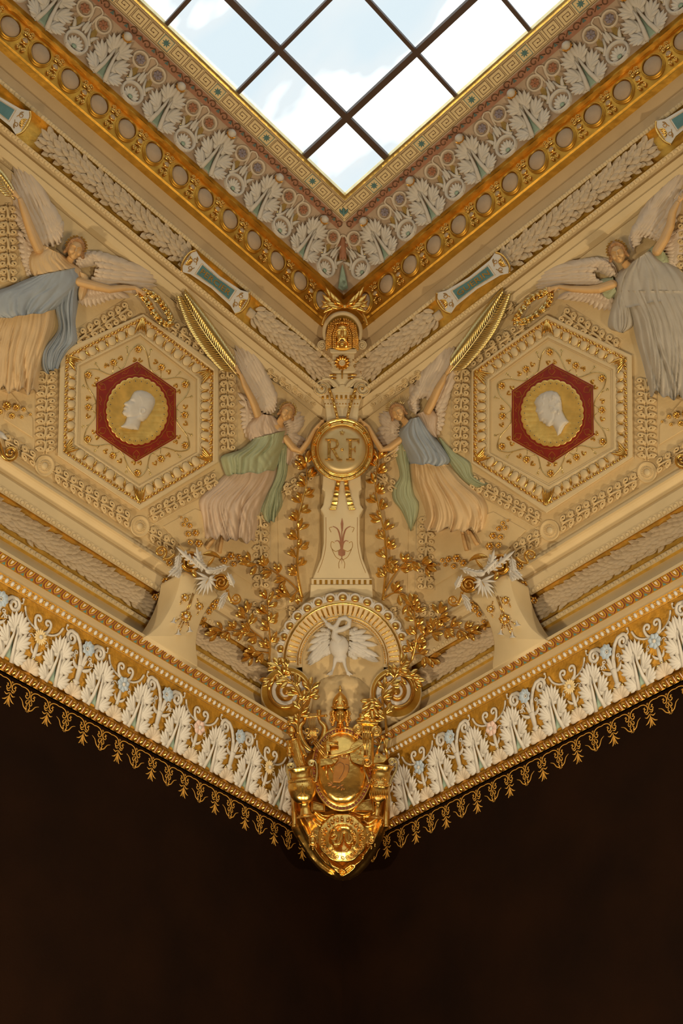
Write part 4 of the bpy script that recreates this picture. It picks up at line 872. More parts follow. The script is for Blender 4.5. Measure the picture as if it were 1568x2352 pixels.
def laurel_crown(S, par, A, m='goldy', n=11):
    g = G()
    for s in (1, -1):
        for j in range(n//2+1):
            a = math.radians(90-s*(4+j*17)); p = A(1.15*math.cos(a), .25+1.15*math.sin(a), .3); q = A(1.42*math.cos(a-s*.25), .3+1.42*math.sin(a-s*.25), .45); blade(g, p, q, 5, ridge=1.2, k=3); q = A(1.2*math.cos(a-s*.4), .3+1.2*math.sin(a-s*.4), .8); blade(g, p, q, 5, ridge=1.2, k=3)
    obj('laurel_crown', g, m, S, par)
def palm_frond(S, base, tip, bend, n, ll, w, label, z=9):
    base, tip = np.array(base, float), np.array(tip, float); d = tip-base; L = np.linalg.norm(d); d /= L; s = np.array([-d[1], d[0]])
    path = [base+d*L*t+s*bend*L*4*t*(1-t) for t in np.linspace(0, 1, 12)]; t_ = empty('palm_frond', S.pt(*base), label, 'palm branch')
    obj('stem', tube(G(), [(*p, z+2) for p in path], [2.6, 2.2, 1.2], 7), 'goldy', S, t_)
    for i in range(n):
        t = .10+.88*i/n; p = base+d*L*t+s*bend*L*4*t*(1-t); tg = d+s*bend*4*(1-2*t); tg /= np.linalg.norm(tg); sd = np.array([-tg[1], tg[0]])
        for q in (1, -1):
            l_ = ll*math.sin(math.pi*min(.97, .22+.70*t))**.7; e = p+tg*l_*.88+sd*q*l_*.58
            g = blade(G(), (*p, z+1), (*e, z+4), w, lift=3, ridge=w*.4, bend=q*.08, k=5, fat=.8); obj('leaflet', g, 'goldy', S, t_)
    return t_
def wreath(S, pts, label, seed, z=9, n=26, ll=17, w=8):
    r = random.Random(seed); p = smooth_path(pts, 6, True); t_ = empty('laurel_wreath', S.pt(*p[0][:2]), label, 'wreath')
    obj('ring', tube(G(), np.column_stack([p, np.full(len(p), z)]), 2.4, 6, closed=True), 'goldp', S, t_)
    for i in range(n):
        k = int(i*len(p)/n); a = p[k]; b = p[(k+2) % len(p)]; d = (b-a)/(np.linalg.norm(b-a)+1e-9); s = np.array([-d[1], d[0]])
        for q in (1, -1, 0): e = a+d*ll*.9+s*q*ll*.45+np.array([r.uniform(-2, 2), r.uniform(-2, 2)]); obj('leaf', blade(G(), (*a, z+1), (*e, z+3+3*(q == 0)), w, lift=1.5, ridge=w*.3, k=4), 'gold' if r.random() < .6 else 'goldy', S, t_)
    return t_
def body(S, par, g, vox=.007, name='body'): o = obj(name, g, 'skin', S, par); remesh(o, vox, 1); return o
FIGL = Seen(PL_.p, PL_.nn, 1.7); FIGR = Seen(PR_.p, PR_.nn, 1.7)
# ---- inner left figure
S = FIGL; k = lambda l: c3(l, 400, 650, 3.6175)
t = empty('winged_figure', S.pt(*k([(680, 1500)])[0]), 'winged woman in sage green mantle holding up a palm, left of the round shield', 'statue')
wing(S, t, k([(850, 985), (840, 1060), (790, 1090), (730, 1060), (690, 960)]), k([(590, 452), (545, 470), (508, 512), (490, 590), (515, 670), (560, 770)]), 9, 20, seed=1)
wing(S, t, k([(690, 1040), (680, 1130), (650, 1200)]), k([(520, 880), (545, 1040), (548, 1130), (556, 1215), (600, 1300)]), 9, 13, rows=((1, 0), (.6, 2)), seed=2)
wing(S, t, k([(900, 1150), (930, 1210), (935, 1260)]), k([(1010, 1040), (1075, 1100), (1075, 1180), (1030, 1220)]), 7, 15, rows=((1, 0), (.6, 2)), seed=3)
wing(S, t, k([(930, 1230), (920, 1300), (900, 1400)]), k([(1110, 1310), (1080, 1400), (1040, 1480), (960, 1530)]), 7, 16, rows=((1, 0), (.6, 2)), seed=4)
g = G(); gh = G(); P_ = lambda x, y, z: (*k([(x, y)])[0], z)
tube(g, [P_(700, 1110, 13), P_(665, 1010, 14), P_(640, 955, 14), P_(585, 850, 13), P_(552, 760, 11)], [9.5, 9, 8.2, 7, 4.2], 12, .9)
tube(g, [P_(930, 1300, 10), P_(990, 1375, 14), P_(1050, 1400, 16), P_(1110, 1320, 17), P_(1165, 1215, 16)], [8.5, 8.2, 7.4, 6.2, 3.8], 12, .9)
tube(g, [P_(900, 1110, 13), P_(860, 1190, 12), P_(800, 1260, 6), P_(740, 1400, 3), P_(690, 1560, 1)], [7, 9, 18, 13, 10], 14, .35)
hand(g, k([(552, 765)])[0], k([(515, 700)])[0], .05, 1, 1.2, 12, .95); hand(g, k([(1165, 1215)])[0], k([(1225, 1155)])[0], .18, -1, .2, 17, .95)
ball(g, P_(690, 1090, 12), 9, 10, 7); ball(g, P_(925, 1290, 9), 8.5, 10, 7); ball(g, P_(845, 1200, 6), (20, 18, 11), 12, 8); A = head(g, gh, k([(938, 1075)])[0], 31, .38, .35, z=15)
[tube(g, [P_(700, 1540, 2), P_(x-20, 1900, 2), P_(x, 2110, 5)], [6, 6, 3.6], 8) for x in (345, 400)]; foot(g, k([(345, 2110)])[0], k([(262, 2215)])[0], 7, 1.0); foot(g, k([(400, 2110)])[0], k([(372, 2262)])[0], 9, 1.0)
body(S, t, g); o = obj('hair', gh, 'hair', S, t); remesh(o, .007, 1); laurel_crown(S, t, A)
obj('chiton', cat(drape(G(), k([(690, 1085), (600, 1190), (610, 1285), (700, 1330)]), k([(815, 1100), (895, 1160), (945, 1225), (930, 1330)]), 9, 4.2, 17, 2, 5, ns=16, h0=2)), 'clothp', S, t)
obj('sleeve', drape(G(), k([(700, 1085), (640, 1150), (600, 1230), (612, 1300)]), k([(745, 1070), (760, 1160), (720, 1250), (650, 1310)]), 5, 3, 14, 3, 6, ns=14), 'clothp', S, t)
obj('sleeve', drape(G(), k([(900, 1240), (920, 1340), (915, 1440), (930, 1500)]), k([(960, 1260), (1000, 1340), (990, 1430), (950, 1510)]), 4, 3, 9, 3, 9, ns=12), 'clothp', S, t)
obj('skirt', drape(G(), k([(440, 1570), (330, 1680), (210, 1800), (235, 1960), (255, 2110)]), k([(850, 1490), (830, 1640), (720, 1880), (700, 2010), (672, 2150)]), 12, 8.5, 17, 9, 7, ns=30, nt_=90), 'clothp', S, t)
obj('mantle', drape(G(), k([(650, 1295), (560, 1380), (400, 1435), (395, 1500), (430, 1600)]), k([(930, 1225), (920, 1330), (880, 1430), (860, 1510), (830, 1560)]), 7, 7.5, 19, 4, 8, ns=24, h0=5), 'clothg', S, t)
obj('mantle_fall', drape(G(), k([(905, 1250), (870, 1400), (845, 1600), (770, 1760), (715, 1900), (755, 2000)]), k([(960, 1260), (950, 1440), (935, 1600), (895, 1720), (900, 1850), (850, 1960)]), 6, 8, 9, 8, 9, ns=26), 'clothg', S, t)
palm_frond(S, k([(555, 800)])[0], k([(65, 95)])[0], -.03, 32, 46, 6.4, 'gilded palm frond held up on the left wall beside the six-sided medallion')
# ---- inner right figure
S = FIGR; k = lambda l: c3(l, 800, 650, 3.6175)
t = empty('winged_figure', S.pt(*k([(660, 1600)])[0]), 'winged woman in blue bodice and peach skirt raising a palm, right of round shield', 'statue')
wing(S, t, k([(560, 1090), (520, 1000), (600, 960), (700, 1000), (740, 1100)]), k([(500, 850), (640, 690), (770, 560), (860, 410), (890, 460), (895, 600), (885, 720)]), 11, 21, seed=5)
wing(S, t, k([(720, 1030), (720, 1110), (700, 1190)]), k([(880, 780), (830, 960), (810, 1080), (800, 1190), (745, 1285)]), 9, 13, rows=((1, 0), (.6, 2)), seed=6)
wing(S, t, k([(430, 1180), (400, 1220), (380, 1250)]), k([(330, 1060), (262, 1080), (255, 1150), (300, 1215)]), 7, 15, rows=((1, 0), (.6, 2)), seed=7)
wing(S, t, k([(420, 1200), (430, 1300), (430, 1380)]), k([(240, 1200), (230, 1290), (260, 1360), (330, 1420)]), 7, 15, rows=((1, 0), (.6, 2)), seed=8)
g = G(); gh = G(); P_ = lambda x, y, z: (*k([(x, y)])[0], z)
tube(g, [P_(650, 1080, 13), P_(690, 1000, 15), P_(745, 880, 15), P_(780, 820, 14), P_(805, 760, 12)], [9.5, 10, 8.8, 7.5, 4.3], 12, .9)
tube(g, [P_(420, 1310, 9), P_(340, 1370, 13), P_(275, 1385, 16), P_(215, 1290, 17), P_(165, 1190, 16)], [8.5, 8, 7.2, 6, 3.8], 12, .9)
tube(g, [P_(445, 1120, 13), P_(500, 1190, 12), P_(580, 1280, 4), P_(660, 1430, 2), P_(700, 1560, 1)], [7, 9, 18, 13, 10], 14, .35)
hand(g, k([(805, 765)])[0], k([(845, 700)])[0], .05, -1, 1.2, 12, .95); hand(g, k([(165, 1190)])[0], k([(100, 1145)])[0], .18, 1, .2, 17, .95)
ball(g, P_(655, 1070, 12), 9, 10, 7); ball(g, P_(425, 1305, 8), 8.5, 10, 7); ball(g, P_(510, 1200, 5), (20, 18, 10), 12, 8); A = head(g, gh, k([(408, 1075)])[0], 31, -.42, -.35, z=15)
[tube(g, [P_(700, 1540, 2), P_(x-60, 1900, 2), P_(x, 2090, 5)], [6, 6, 3.6], 8) for x in (1000, 950)]; foot(g, k([(1010, 2070)])[0], k([(1075, 2190)])[0], 7, 1.0); foot(g, k([(950, 2100)])[0], k([(985, 2240)])[0], 9, 1.0)
body(S, t, g); o = obj('hair', gh, 'hair', S, t); remesh(o, .007, 1)
g = G(); [blade(g, A(.95*math.cos(a), .45+.95*math.sin(a), .3), A(1.75*math.cos(a), .5+1.75*math.sin(a), .3), 2.6, ridge=.8, k=3) for a in np.linspace(.3, 2.9, 15)]; obj('ray_crown', g, 'goldy', S, t)
obj('bodice', drape(G(), k([(510, 1130), (430, 1215), (420, 1290), (470, 1400), (510, 1500)]), k([(590, 1110), (680, 1230), (770, 1350), (845, 1470), (800, 1520)]), 6, 5.5, 19, 3, 15, ns=24, h0=4), 'clothb', S, t)
obj('sleeve', drape(G(), k([(560, 1090), (600, 1180), (640, 1240), (720, 1285)]), k([(700, 1040), (745, 1100), (735, 1190), (735, 1280)]), 6, 3.2, 14, 3, 16, ns=16, h0=2), 'clothp', S, t)
obj('skirt', drape(G(), k([(510, 1490), (530, 1640), (590, 1780), (640, 1940), (600, 2050)]), k([(830, 1510), (960, 1640), (1110, 1770), (1155, 1900), (1110, 2060)]), 12, 8.5, 18, 10, 17, ns=30, nt_=90), 'clothy', S, t)
obj('mantle_fall', drape(G(), k([(430, 1210), (385, 1400), (425, 1600), (365, 1700), (365, 1800), (440, 1900), (510, 2050)]), k([(470, 1230), (500, 1400), (520, 1620), (545, 1760), (585, 1830), (570, 1950), (520, 2060)]), 5, 5, 8, 5, 18, ns=28), 'clothg', S, t)
obj('mantle_fall', drape(G(), k([(745, 1285), (800, 1400), (880, 1560), (1000, 1680), (1075, 1700)]), k([(770, 1290), (880, 1400), (1010, 1490), (1040, 1600), (1165, 1670)]), 5, 4, 7, 4, 19, ns=24), 'clothg', S, t)
palm_frond(S, k([(795, 790)])[0], k([(1305, 75)])[0], .03, 32, 46, 6.4, 'gilded palm frond held up on the right wall beside the six-sided medallion')
# ---- outer left figure
S = FIGL; k = lambda l: c3(l, 0, 300, 2.768)
t = empty('winged_figure', S.pt(*k([(200, 1200)])[0]), 'winged woman in grey-blue mantle at the left edge, wreath in her outstretched hand', 'statue')
wing(S, t, k([(400, 640), (380, 720), (290, 740), (210, 700), (160, 600)]), k([(190, 300), (140, 170), (95, 185), (66, 250), (75, 380), (100, 560)]), 11, 24, seed=11)
wing(S, t, k([(230, 720), (210, 820), (200, 900)]), k([(95, 620), (115, 740), (135, 830), (170, 930)]), 9, 14, rows=((1, 0), (.6, 2)), seed=12)
wing(S, t, k([(480, 850), (500, 800), (590, 790), (600, 900), (560, 960)]), k([(640, 790), (800, 840), (960, 900), (1058, 912), (1030, 960), (950, 1025)]), 11, 24, seed=13)
wing(S, t, k([(510, 980), (600, 990), (700, 1000)]), k([(500, 1100), (560, 1120), (640, 1110), (720, 1080), (830, 1060)]), 11, 14, rows=((1, 0), (.6, 2)), seed=14)
g = G(); gh = G(); P_ = lambda x, y, z: (*k([(x, y)])[0], z)
tube(g, [P_(250, 760, 14), P_(210, 670, 16), P_(180, 590, 16), P_(150, 500, 15), P_(125, 430, 13)], [12.5, 12, 10.5, 9, 5.6], 12, .9)
tube(g, [P_(500, 960, 11), P_(610, 990, 15), P_(700, 1010, 16), P_(790, 1000, 16), P_(860, 1000, 15)], [11, 10.5, 9, 7.4, 4.6], 12, .9)
tube(g, [P_(450, 810, 14), P_(410, 870, 12), P_(340, 930, 6), P_(250, 1040, 3), P_(190, 1140, 1)], [9, 11, 22, 16, 12], 14, .35)
hand(g, k([(120, 430)])[0], k([(75, 370)])[0], .05, 1, 1.2, 13, 1.15); hand(g, k([(860, 1000)])[0], k([(905, 1030)])[0], .12, -1, .7, 16, 1.15)
ball(g, P_(250, 755, 13), 12, 10, 7); ball(g, P_(500, 958, 10), 11, 10, 7); ball(g, P_(400, 880, 5), (26, 20, 12), 12, 8); A = head(g, gh, k([(480, 752)])[0], 38, .30, .25, z=18)
body(S, t, g); o = obj('hair', gh, 'hair', S, t); remesh(o, .008, 1); laurel_crown(S, t, A, 'goldp')
obj('chiton', drape(G(), k([(290, 740), (190, 790), (185, 880), (220, 930)]), k([(400, 790), (475, 845), (520, 890), (515, 960)]), 10, 4, 21, 2, 25, ns=16, h0=2), 'clothy', S, t)
obj('sleeve', drape(G(), k([(265, 720), (190, 780), (180, 860), (215, 925)]), k([(340, 760), (330, 840), (280, 900), (240, 930)]), 6, 3, 17, 3, 26, ns=12), 'clothy', S, t)
obj('sleeve', drape(G(), k([(490, 890), (500, 960), (490, 1030), (500, 1080)]), k([(560, 920), (570, 980), (550, 1040), (520, 1080)]), 4, 3, 14, 3, 27, ns=12), 'clothy', S, t)
obj('skirt', drape(G(), k([(20, 1080), (-50, 1220), (-110, 1420), (-120, 1640)]), k([(360, 1060), (345, 1240), (270, 1460), (245, 1660)]), 14, 8, 20, 12, 28, ns=28, nt_=96), 'clothy', S, t)
obj('mantle', drape(G(), k([(200, 930), (60, 990), (-60, 1040), (-60, 1150), (0, 1195)]), k([(490, 870), (515, 960), (470, 1050), (400, 1110), (330, 1150)]), 8, 8, 22, 4, 29, ns=26, h0=5), 'clothb', S, t)
obj('mantle_fall', drape(G(), k([(420, 930), (350, 1100), (370, 1260), (270, 1400), (265, 1500), (290, 1545)]), k([(510, 930), (500, 1080), (480, 1220), (495, 1340), (440, 1400), (380, 1500)]), 7, 9, 15, 6, 30, ns=28), 'clothb', S, t)
wreath(S, k([(900, 1030), (940, 1090), (985, 1170), (1050, 1230), (1085, 1210), (1050, 1130), (990, 1060), (930, 1030)]), 'gilded laurel wreath hanging from a hand above the left medallion', 3)
g = G(); o = palm_frond(S, k([(95, 440)])[0], k([(-60, 230)])[0], 0, 12, 30, 5.5, 'gilded palm frond cut off by the left edge of the picture')
# ---- outer right figure
S = FIGR; k = lambda l: c3(l, 1060, 400, 2.768)
t = empty('winged_figure', S.pt(*k([(1250, 1000)])[0]), 'winged woman in plain grey robe at the right edge, wreath in her outstretched hand', 'statue')
wing(S, t, k([(1090, 470), (1080, 400), (1150, 400), (1250, 430)]), k([(1150, 220), (1280, 60), (1400, -60), (1430, -80), (1420, 100), (1360, 260)]), 11, 24, seed=31)
wing(S, t, k([(1240, 430), (1290, 500), (1300, 560)]), k([(1440, 300), (1440, 420), (1420, 520), (1380, 600)]), 8, 14, rows=((1, 0), (.6, 2)), seed=32)
wing(S, t, k([(980, 640), (940, 570), (880, 560), (850, 650), (900, 690)]), k([(800, 540), (640, 580), (500, 630), (388, 648), (420, 690), (500, 730)]), 11, 24, seed=33)
wing(S, t, k([(960, 760), (860, 740), (760, 730)]), k([(940, 870), (860, 860), (780, 820), (700, 810), (600, 790)]), 11, 14, rows=((1, 0), (.6, 2)), seed=34)
g = G(); gh = G(); P_ = lambda x, y, z: (*k([(x, y)])[0], z)
tube(g, [P_(1240, 490, 14), P_(1290, 410, 16), P_(1325, 330, 16), P_(1340, 240, 15), P_(1375, 175, 13)], [12, 11.5, 10.5, 9, 5.6], 12, .9)
tube(g, [P_(960, 700, 11), P_(870, 730, 15), P_(800, 735, 16), P_(700, 730, 16), P_(615, 715, 15)], [11, 10.5, 9, 7.4, 4.6], 12, .9)
tube(g, [P_(1030, 560, 14), P_(1080, 610, 12), P_(1150, 680, 4), P_(1200, 800, 2), P_(1240, 900, 1)], [9, 11, 22, 16, 12], 14, .35)
hand(g, k([(1375, 175)])[0], k([(1410, 140)])[0], .05, 1, 1.2, 13, 1.15); hand(g, k([(615, 715)])[0], k([(565, 730)])[0], .12, 1, .7, 16, 1.15)
ball(g, P_(1240, 490, 13), 12, 10, 7); ball(g, P_(960, 700, 10), 11, 10, 7); ball(g, P_(1090, 620, 5), (26, 22, 12), 12, 8); A = head(g, gh, k([(990, 500)])[0], 37, -.32, -.25, z=18)
body(S, t, g); o = obj('hair', gh, 'hair', S, t); remesh(o, .008, 1); laurel_crown(S, t, A, 'goldp')
obj('chiton', drape(G(), k([(1080, 560), (980, 640), (960, 760), (1000, 860)]), k([(1200, 480), (1320, 560), (1430, 640), (1480, 760)]), 12, 6, 22, 2, 35, ns=18), 'clothc', S, t)
obj('sleeve', drape(G(), k([(960, 650), (890, 665), (870, 680)]), k([(985, 760), (950, 800), (915, 800)]), 5, 3, 15, 3, 36, ns=12), 'clothg', S, t)
obj('sleeve', drape(G(), k([(1170, 500), (1210, 460), (1240, 450)]), k([(1310, 590), (1325, 560), (1310, 520)]), 5, 3, 15, 3, 37, ns=12), 'clothg', S, t)
obj('skirt', drape(G(), k([(985, 740), (1070, 900), (1110, 1060), (1160, 1240), (1190, 1390)]), k([(1460, 740), (1560, 950), (1640, 1200), (1640, 1480)]), 15, 8.5, 24, 12, 38, ns=30, nt_=100), 'clothc', S, t)
obj('mantle_fall', drape(G(), k([(985, 740), (950, 850), (930, 970), (1000, 1005)]), k([(1060, 740), (1080, 860), (1090, 960), (1030, 1010)]), 6, 5, 16, 4, 39, ns=20), 'clothc', S, t)
wreath(S, k([(560, 745), (520, 755), (430, 800), (370, 880), (350, 930), (410, 930), (500, 870), (560, 800)]), 'gilded laurel wreath hanging from a hand above the right medallion', 5)
# ================================================================ the corner: herm pilaster, shield, arch, branches, brackets
def laurel(S, path, label, seed, ll=26, w=11.5, step=21, z=6, r0=3.0, sub=(), grp=None, zt=10):
    r = random.Random(seed); p = smooth_path(path, 8); t = empty('laurel_branch', S.pt(*p[0][:2]), label, 'branch', grp)
    def run(p, r0, first=.12):
        hz = z+zt*np.sin(np.linspace(0, math.pi*.8, len(p))); obj('stem', tube(G(), np.column_stack([p, hz]), [r0, r0*.75, r0*.35], 7), 'gold', S, t)
        L = np.r_[0, np.cumsum(np.linalg.norm(np.diff(p, axis=0), axis=1))]; n = max(2, int(L[-1]/step)); gb = G()
        for i in range(n+1):
            d_ = L[-1]*(first+(1-first)*i/n); j = min(len(p)-2, int(np.searchsorted(L, d_))); a = p[j]; d = p[j+1]-p[j]; d = d/(np.linalg.norm(d)+1e-9); s = np.array([-d[1], d[0]]); h = hz[j]
            sd = 1 if i % 2 else -1
            for an, q in (((.15, 1), (.75, .95), (-.55, .9)) if i == n else ((.55, 1), (1.15, .9)) if i % 3 else ((.35, .85), (.85, 1), (1.35, .8))):
                an = an*sd+r.uniform(-.15, .15); o = a+(d*math.cos(an)+s*math.sin(an))*4; e = a+(d*math.cos(an)+s*math.sin(an))*(ll*q+4)*r.uniform(.9, 1.12)
                obj('leaf', blade(G(), (*o, h+1), (*e, h+r.uniform(-1, 7)), w*r.uniform(.85, 1.15), lift=2.5, ridge=-w*.16 if r.random() < .5 else w*.22, bend=r.uniform(-.08, .08), k=5, fat=.75), 'gold', S, t)
            if i % 2: ball(gb, (*(a-s*sd*5+d*3), h+2), 2.3, 7, 5); ball(gb, (*(a-s*sd*8), h+2), 2.0, 7, 5); tube(gb, [(*a, h), (*(a-s*sd*6+d*1.5), h+1)], .7, 4)
        if gb.v: obj('berries', gb, 'gold', S, t, kind='stuff')
    run(p, r0, .16 if r0 > 2 else .12)
    for q in sub: run(smooth_path(q, 8), r0*.6, .3)
    return t
laurel(PL_, [(694, 1374), (686, 1335), (682, 1296), (685, 1240), (684, 1198), (696, 1145), (704, 1110), (703, 1062)], 'tall gilded laurel branch rising left of the painted pilaster', 1, r0=3.6, step=24, z=10, sub=[[(692, 1365), (664, 1335), (615, 1306), (574, 1291)], [(690, 1350), (668, 1372), (655, 1366)]])
laurel(PR_, [(879, 1379), (884, 1335), (887, 1296), (884, 1240), (878, 1200), (866, 1149), (862, 1112), (869, 1052)], 'tall gilded laurel branch rising right of the painted pilaster', 2, r0=3.6, step=24, z=10, sub=[[(882, 1360), (909, 1315), (939, 1289), (978, 1301)], [(879, 1376), (905, 1362), (932, 1368), (938, 1385)]])
laurel(PL_, [(618, 1520), (620, 1470), (615, 1418), (613, 1376)], 'gilded laurel spray left of the swan arch, bending to the bracket', 3, r0=3.0, z=16, sub=[[(619, 1492), (596, 1462), (547, 1448), (498, 1452)], [(618, 1500), (600, 1498), (580, 1505)], [(596, 1462), (572, 1440), (565, 1408)]])
laurel(PR_, [(944, 1520), (955, 1470), (953, 1430), (950, 1390)], 'gilded laurel spray right of the swan arch, bending to the bracket', 4, r0=3.0, z=16, sub=[[(944, 1502), (983, 1457), (1032, 1443), (1078, 1450)], [(946, 1505), (965, 1502), (985, 1512)], [(983, 1457), (1000, 1435), (1008, 1410)]])

DD = diag(1.12, 9.4, .448); DN = Plane(DD.p, DD.nn); DS = Seen(DD.p, DD.nn)
def fwd(S, px):  # same surface pushed px pixels towards the room
    return type(S)(S.p+S.nn*px*.0056, S.nn)
k3 = lambda l: c3(l, 600, 640, 4.126)
k1 = lambda l: c3(l, 400, 1100, 2.0417)
t = empty('pilaster', DS.pt(785, 1360), 'tall cream pilaster on the mitre of the vault with scrolled capital and red painted fleuron', 'pilaster')
g = G()
ext(g, k3([(605, 1200), (925, 1200), (915, 1340), (620, 1340)]), -60, 0, 2)
ext(g, k3([(620, 1330), (915, 1330), (945, 1930), (950, 1990), (930, 2012), (927, 2050)])+k1([(873, 120), (886, 140), (870, 168), (870, 300), (882, 370), (914, 450), (920, 472), (647, 472), (655, 450), (688, 370), (700, 300), (700, 168), (686, 140), (698, 120)])+k3([(600, 2050), (598, 2012), (575, 1990), (580, 1930)]), -60, 0, 2)
obj('shaft', g, 'pil', DN, t, smooth=False)
g = ext(G(), k1([(643, 470), (926, 470), (926, 497), (643, 497)]), -60, 5, 1); ext(g, k1([(640, 500), (928, 500), (930, 560), (636, 560)]), -60, 8, 1); obj('base', g, 'pil', DN, t, smooth=False)
g = G()
for i in range(11): x = 655+i*26; ext(g, k1([(x, 474), (x+11, 474), (x+11, 494), (x, 494)]), 4, 8, .5)
obj('dentil', g, 'goldd', DS, t, smooth=False)
g = ext(G(), k3([(590, 1150), (945, 1150), (925, 1215), (605, 1215)]), -50, 4, 1); ext(g, k3([(566, 1095), (962, 1095), (950, 1150), (585, 1150)]), -50, 7, 1); ext(g, k3([(690, 1050), (720, 1025), (768, 1012), (820, 1025), (850, 1050), (960, 1098), (570, 1098)]), -50, 9, 2)
obj('neck', g, 'pil', DN, t, smooth=False)
g = G()
for i in range(9): x = 572+i*44; ext(g, k3([(x, 1103), (x+20, 1103), (x+20, 1140), (x, 1140)]), 6, 9.5, .6)
for i in range(12): x = 604+i*28; ball(g, (*k3([(x, 1185)])[0], 5), 1.7, 6, 4)
obj('dentil', g, 'goldd', DS, t)
g = ext(G(), k3([(580, 722), (965, 722), (950, 780), (932, 900), (600, 900), (590, 780)]), -50, 6, 2); ext(g, k3([(545, 685), (990, 685), (978, 725), (556, 725)]), -50, 11, 1.5); obj('block', g, 'pil', DN, t, smooth=False)
g = G()
for s in (1, -1):
    c = (765+s*190, 1040); pts = [k3([(765+s*a, b)])[0] for a, b in ((40, 1030), (70, 985), (130, 950), (190, 955))]
    sp = spiral_pts(k3([c])[0], 20, 3, -math.pi/2, s*1.9, 18); pp = np.concatenate([smooth_path(pts, 5), sp]); tube(g, np.column_stack([pp, np.full(len(pp), 12)]), np.linspace(4.2, 2.6, len(pp)), 7, 1.2)
    lathe(g, (*k3([c])[0], 0), [(19, -30), (20, 6), (18, 9)], 22); lathe(g, (*k3([(765+s*200, 880)])[0], 0), [(9.5, -20), (10, 8), (8.5, 10)], 16)
    sp = spiral_pts(k3([(765+s*200, 880)])[0], 9.5, 2, -s*0-math.pi/2, s*1.7, 14); pp = np.concatenate([smooth_path([k3([(765+s*a, b)])[0] for a, b in ((60, 1020), (120, 960), (190, 930), (240, 905))], 4), sp[4:]]); tube(g, np.column_stack([pp, np.full(len(pp), 13)]), 2.3, 6)
ext(g, k3([(590, 905), (945, 905), (900, 960), (860, 1030), (680, 1030), (640, 960)]), -40, 6, 1)
obj('scrolled_capital', g, 'pil', DS, t)
g = G()
for s in (1, -1):
    for rr, c in ((21.5, (765+s*190, 1040)), (10.8, (765+s*200, 880))): sp = spiral_pts(k3([c])[0], rr-1, rr*.35, -math.pi/2, s*1.2, 18); tube(g, np.column_stack([sp, np.full(len(sp), 16)]), .8, 5)
    for y in (912, 942): box_ = k3([(765+s*55, y), (765+s*160, y)]); tube(g, [(*box_[0], 9), (*box_[1], 9)], 2.6, 6)
    c = k3([(765+s*265, 945)])[0]
    for a in np.linspace(-1.3, 1.3, 7): blade(g, (*c, 4), (c[0]+s*14*math.cos(a), c[1]+15*math.sin(a)*.9, 9), 5.5, ridge=2, k=3)
    ball(g, (*k3([(765+s*190, 1040)])[0], 16), 3, 8, 6)
obj('gilding', g, 'gold', DS, t)
g = flower(G(), k3([(765, 795)])[0], 19, 13, .42, .3, .15, 8); f = obj('flower', g, 'gold', DS, t); obj('flower_center', lathe(G(), (*k3([(765, 797)])[0], 10), [(7.5, 0), (7.5, 3), (5, 4), (4.6, 2.5), (2, 3.5)], 14), 'pil', DS, f)
g = tube(G(), [(*k3([(765, 870)])[0], 9), (*k3([(765, 950)])[0], 9)], [2, 1], 6)
for s in (1, -1): sp = spiral_pts(k3([(765+s*135, 765)])[0], 8, 2, math.pi, -s*1.4, 12); tube(g, np.column_stack([sp, np.full(len(sp), 7)]), 1.1, 5); sp = spiral_pts(k3([(765+s*125, 825)])[0], 5, 1.2, 0, s*1.2, 12); tube(g, np.column_stack([sp, np.full(len(sp), 7)]), 1.0, 5)
obj('incised_scroll', g, 'goldp', DS, t)
# painted fleuron
g = G(); q = k1([(787, 182), (793, 210), (790, 245), (784, 245), (780, 210)]); ext(g, q, 0, 1.3)
for s in (1, -1):
    for l, w_ in (([(785+s*3, 320), (785+s*8, 270), (785+s*20, 235), (785+s*42, 222)], 1.6), ([(785+s*2, 340), (785+s*7, 305), (785+s*18, 290), (785+s*32, 293)], 1.3)): q = smooth_path(k1(l), 5); tube(g, np.column_stack([q, np.full(len(q), .6)]), [w_, w_*1.1, w_*.5], 4, .5)
ext(g, k1([(768, 340), (778, 332), (785, 338), (792, 332), (802, 340), (800, 358), (785, 364), (770, 358)]), 0, 1.6); ext(g, k1([(783, 244), (788, 244), (788, 335), (783, 335)]), 0, 1.2); ext(g, k1([(783, 362), (788, 362), (785.5, 400)]), 0, 1.2)
obj('painted_fleuron', g, 'rosec', DS, t, smooth=False)
g = G()
for s in (1, -1):
    for l in ([(785+s*6, 330), (785+s*30, 340), (785+s*50, 320), (785+s*48, 295), (785+s*34, 300)], [(785+s*4, 380), (785+s*28, 365), (785+s*46, 330)], [(785+s*2, 372), (785+s*14, 395), (785+s*12, 420)], [(785+s*50, 250), (785+s*58, 230), (785+s*44, 226)]): q = smooth_path(k1(l), 5); tube(g, np.column_stack([q, np.full(len(q), .5)]), .55, 4, .5)
    q = k1([(785+s*74, 180), (785+s*74, 300), (785+s*87, 375), (785+s*112, 440)]); tube(g, np.column_stack([smooth_path(q, 4), np.full(13, .5)]), .5, 4, .5)
obj('painted_line', g, 'goldp', DS, t)
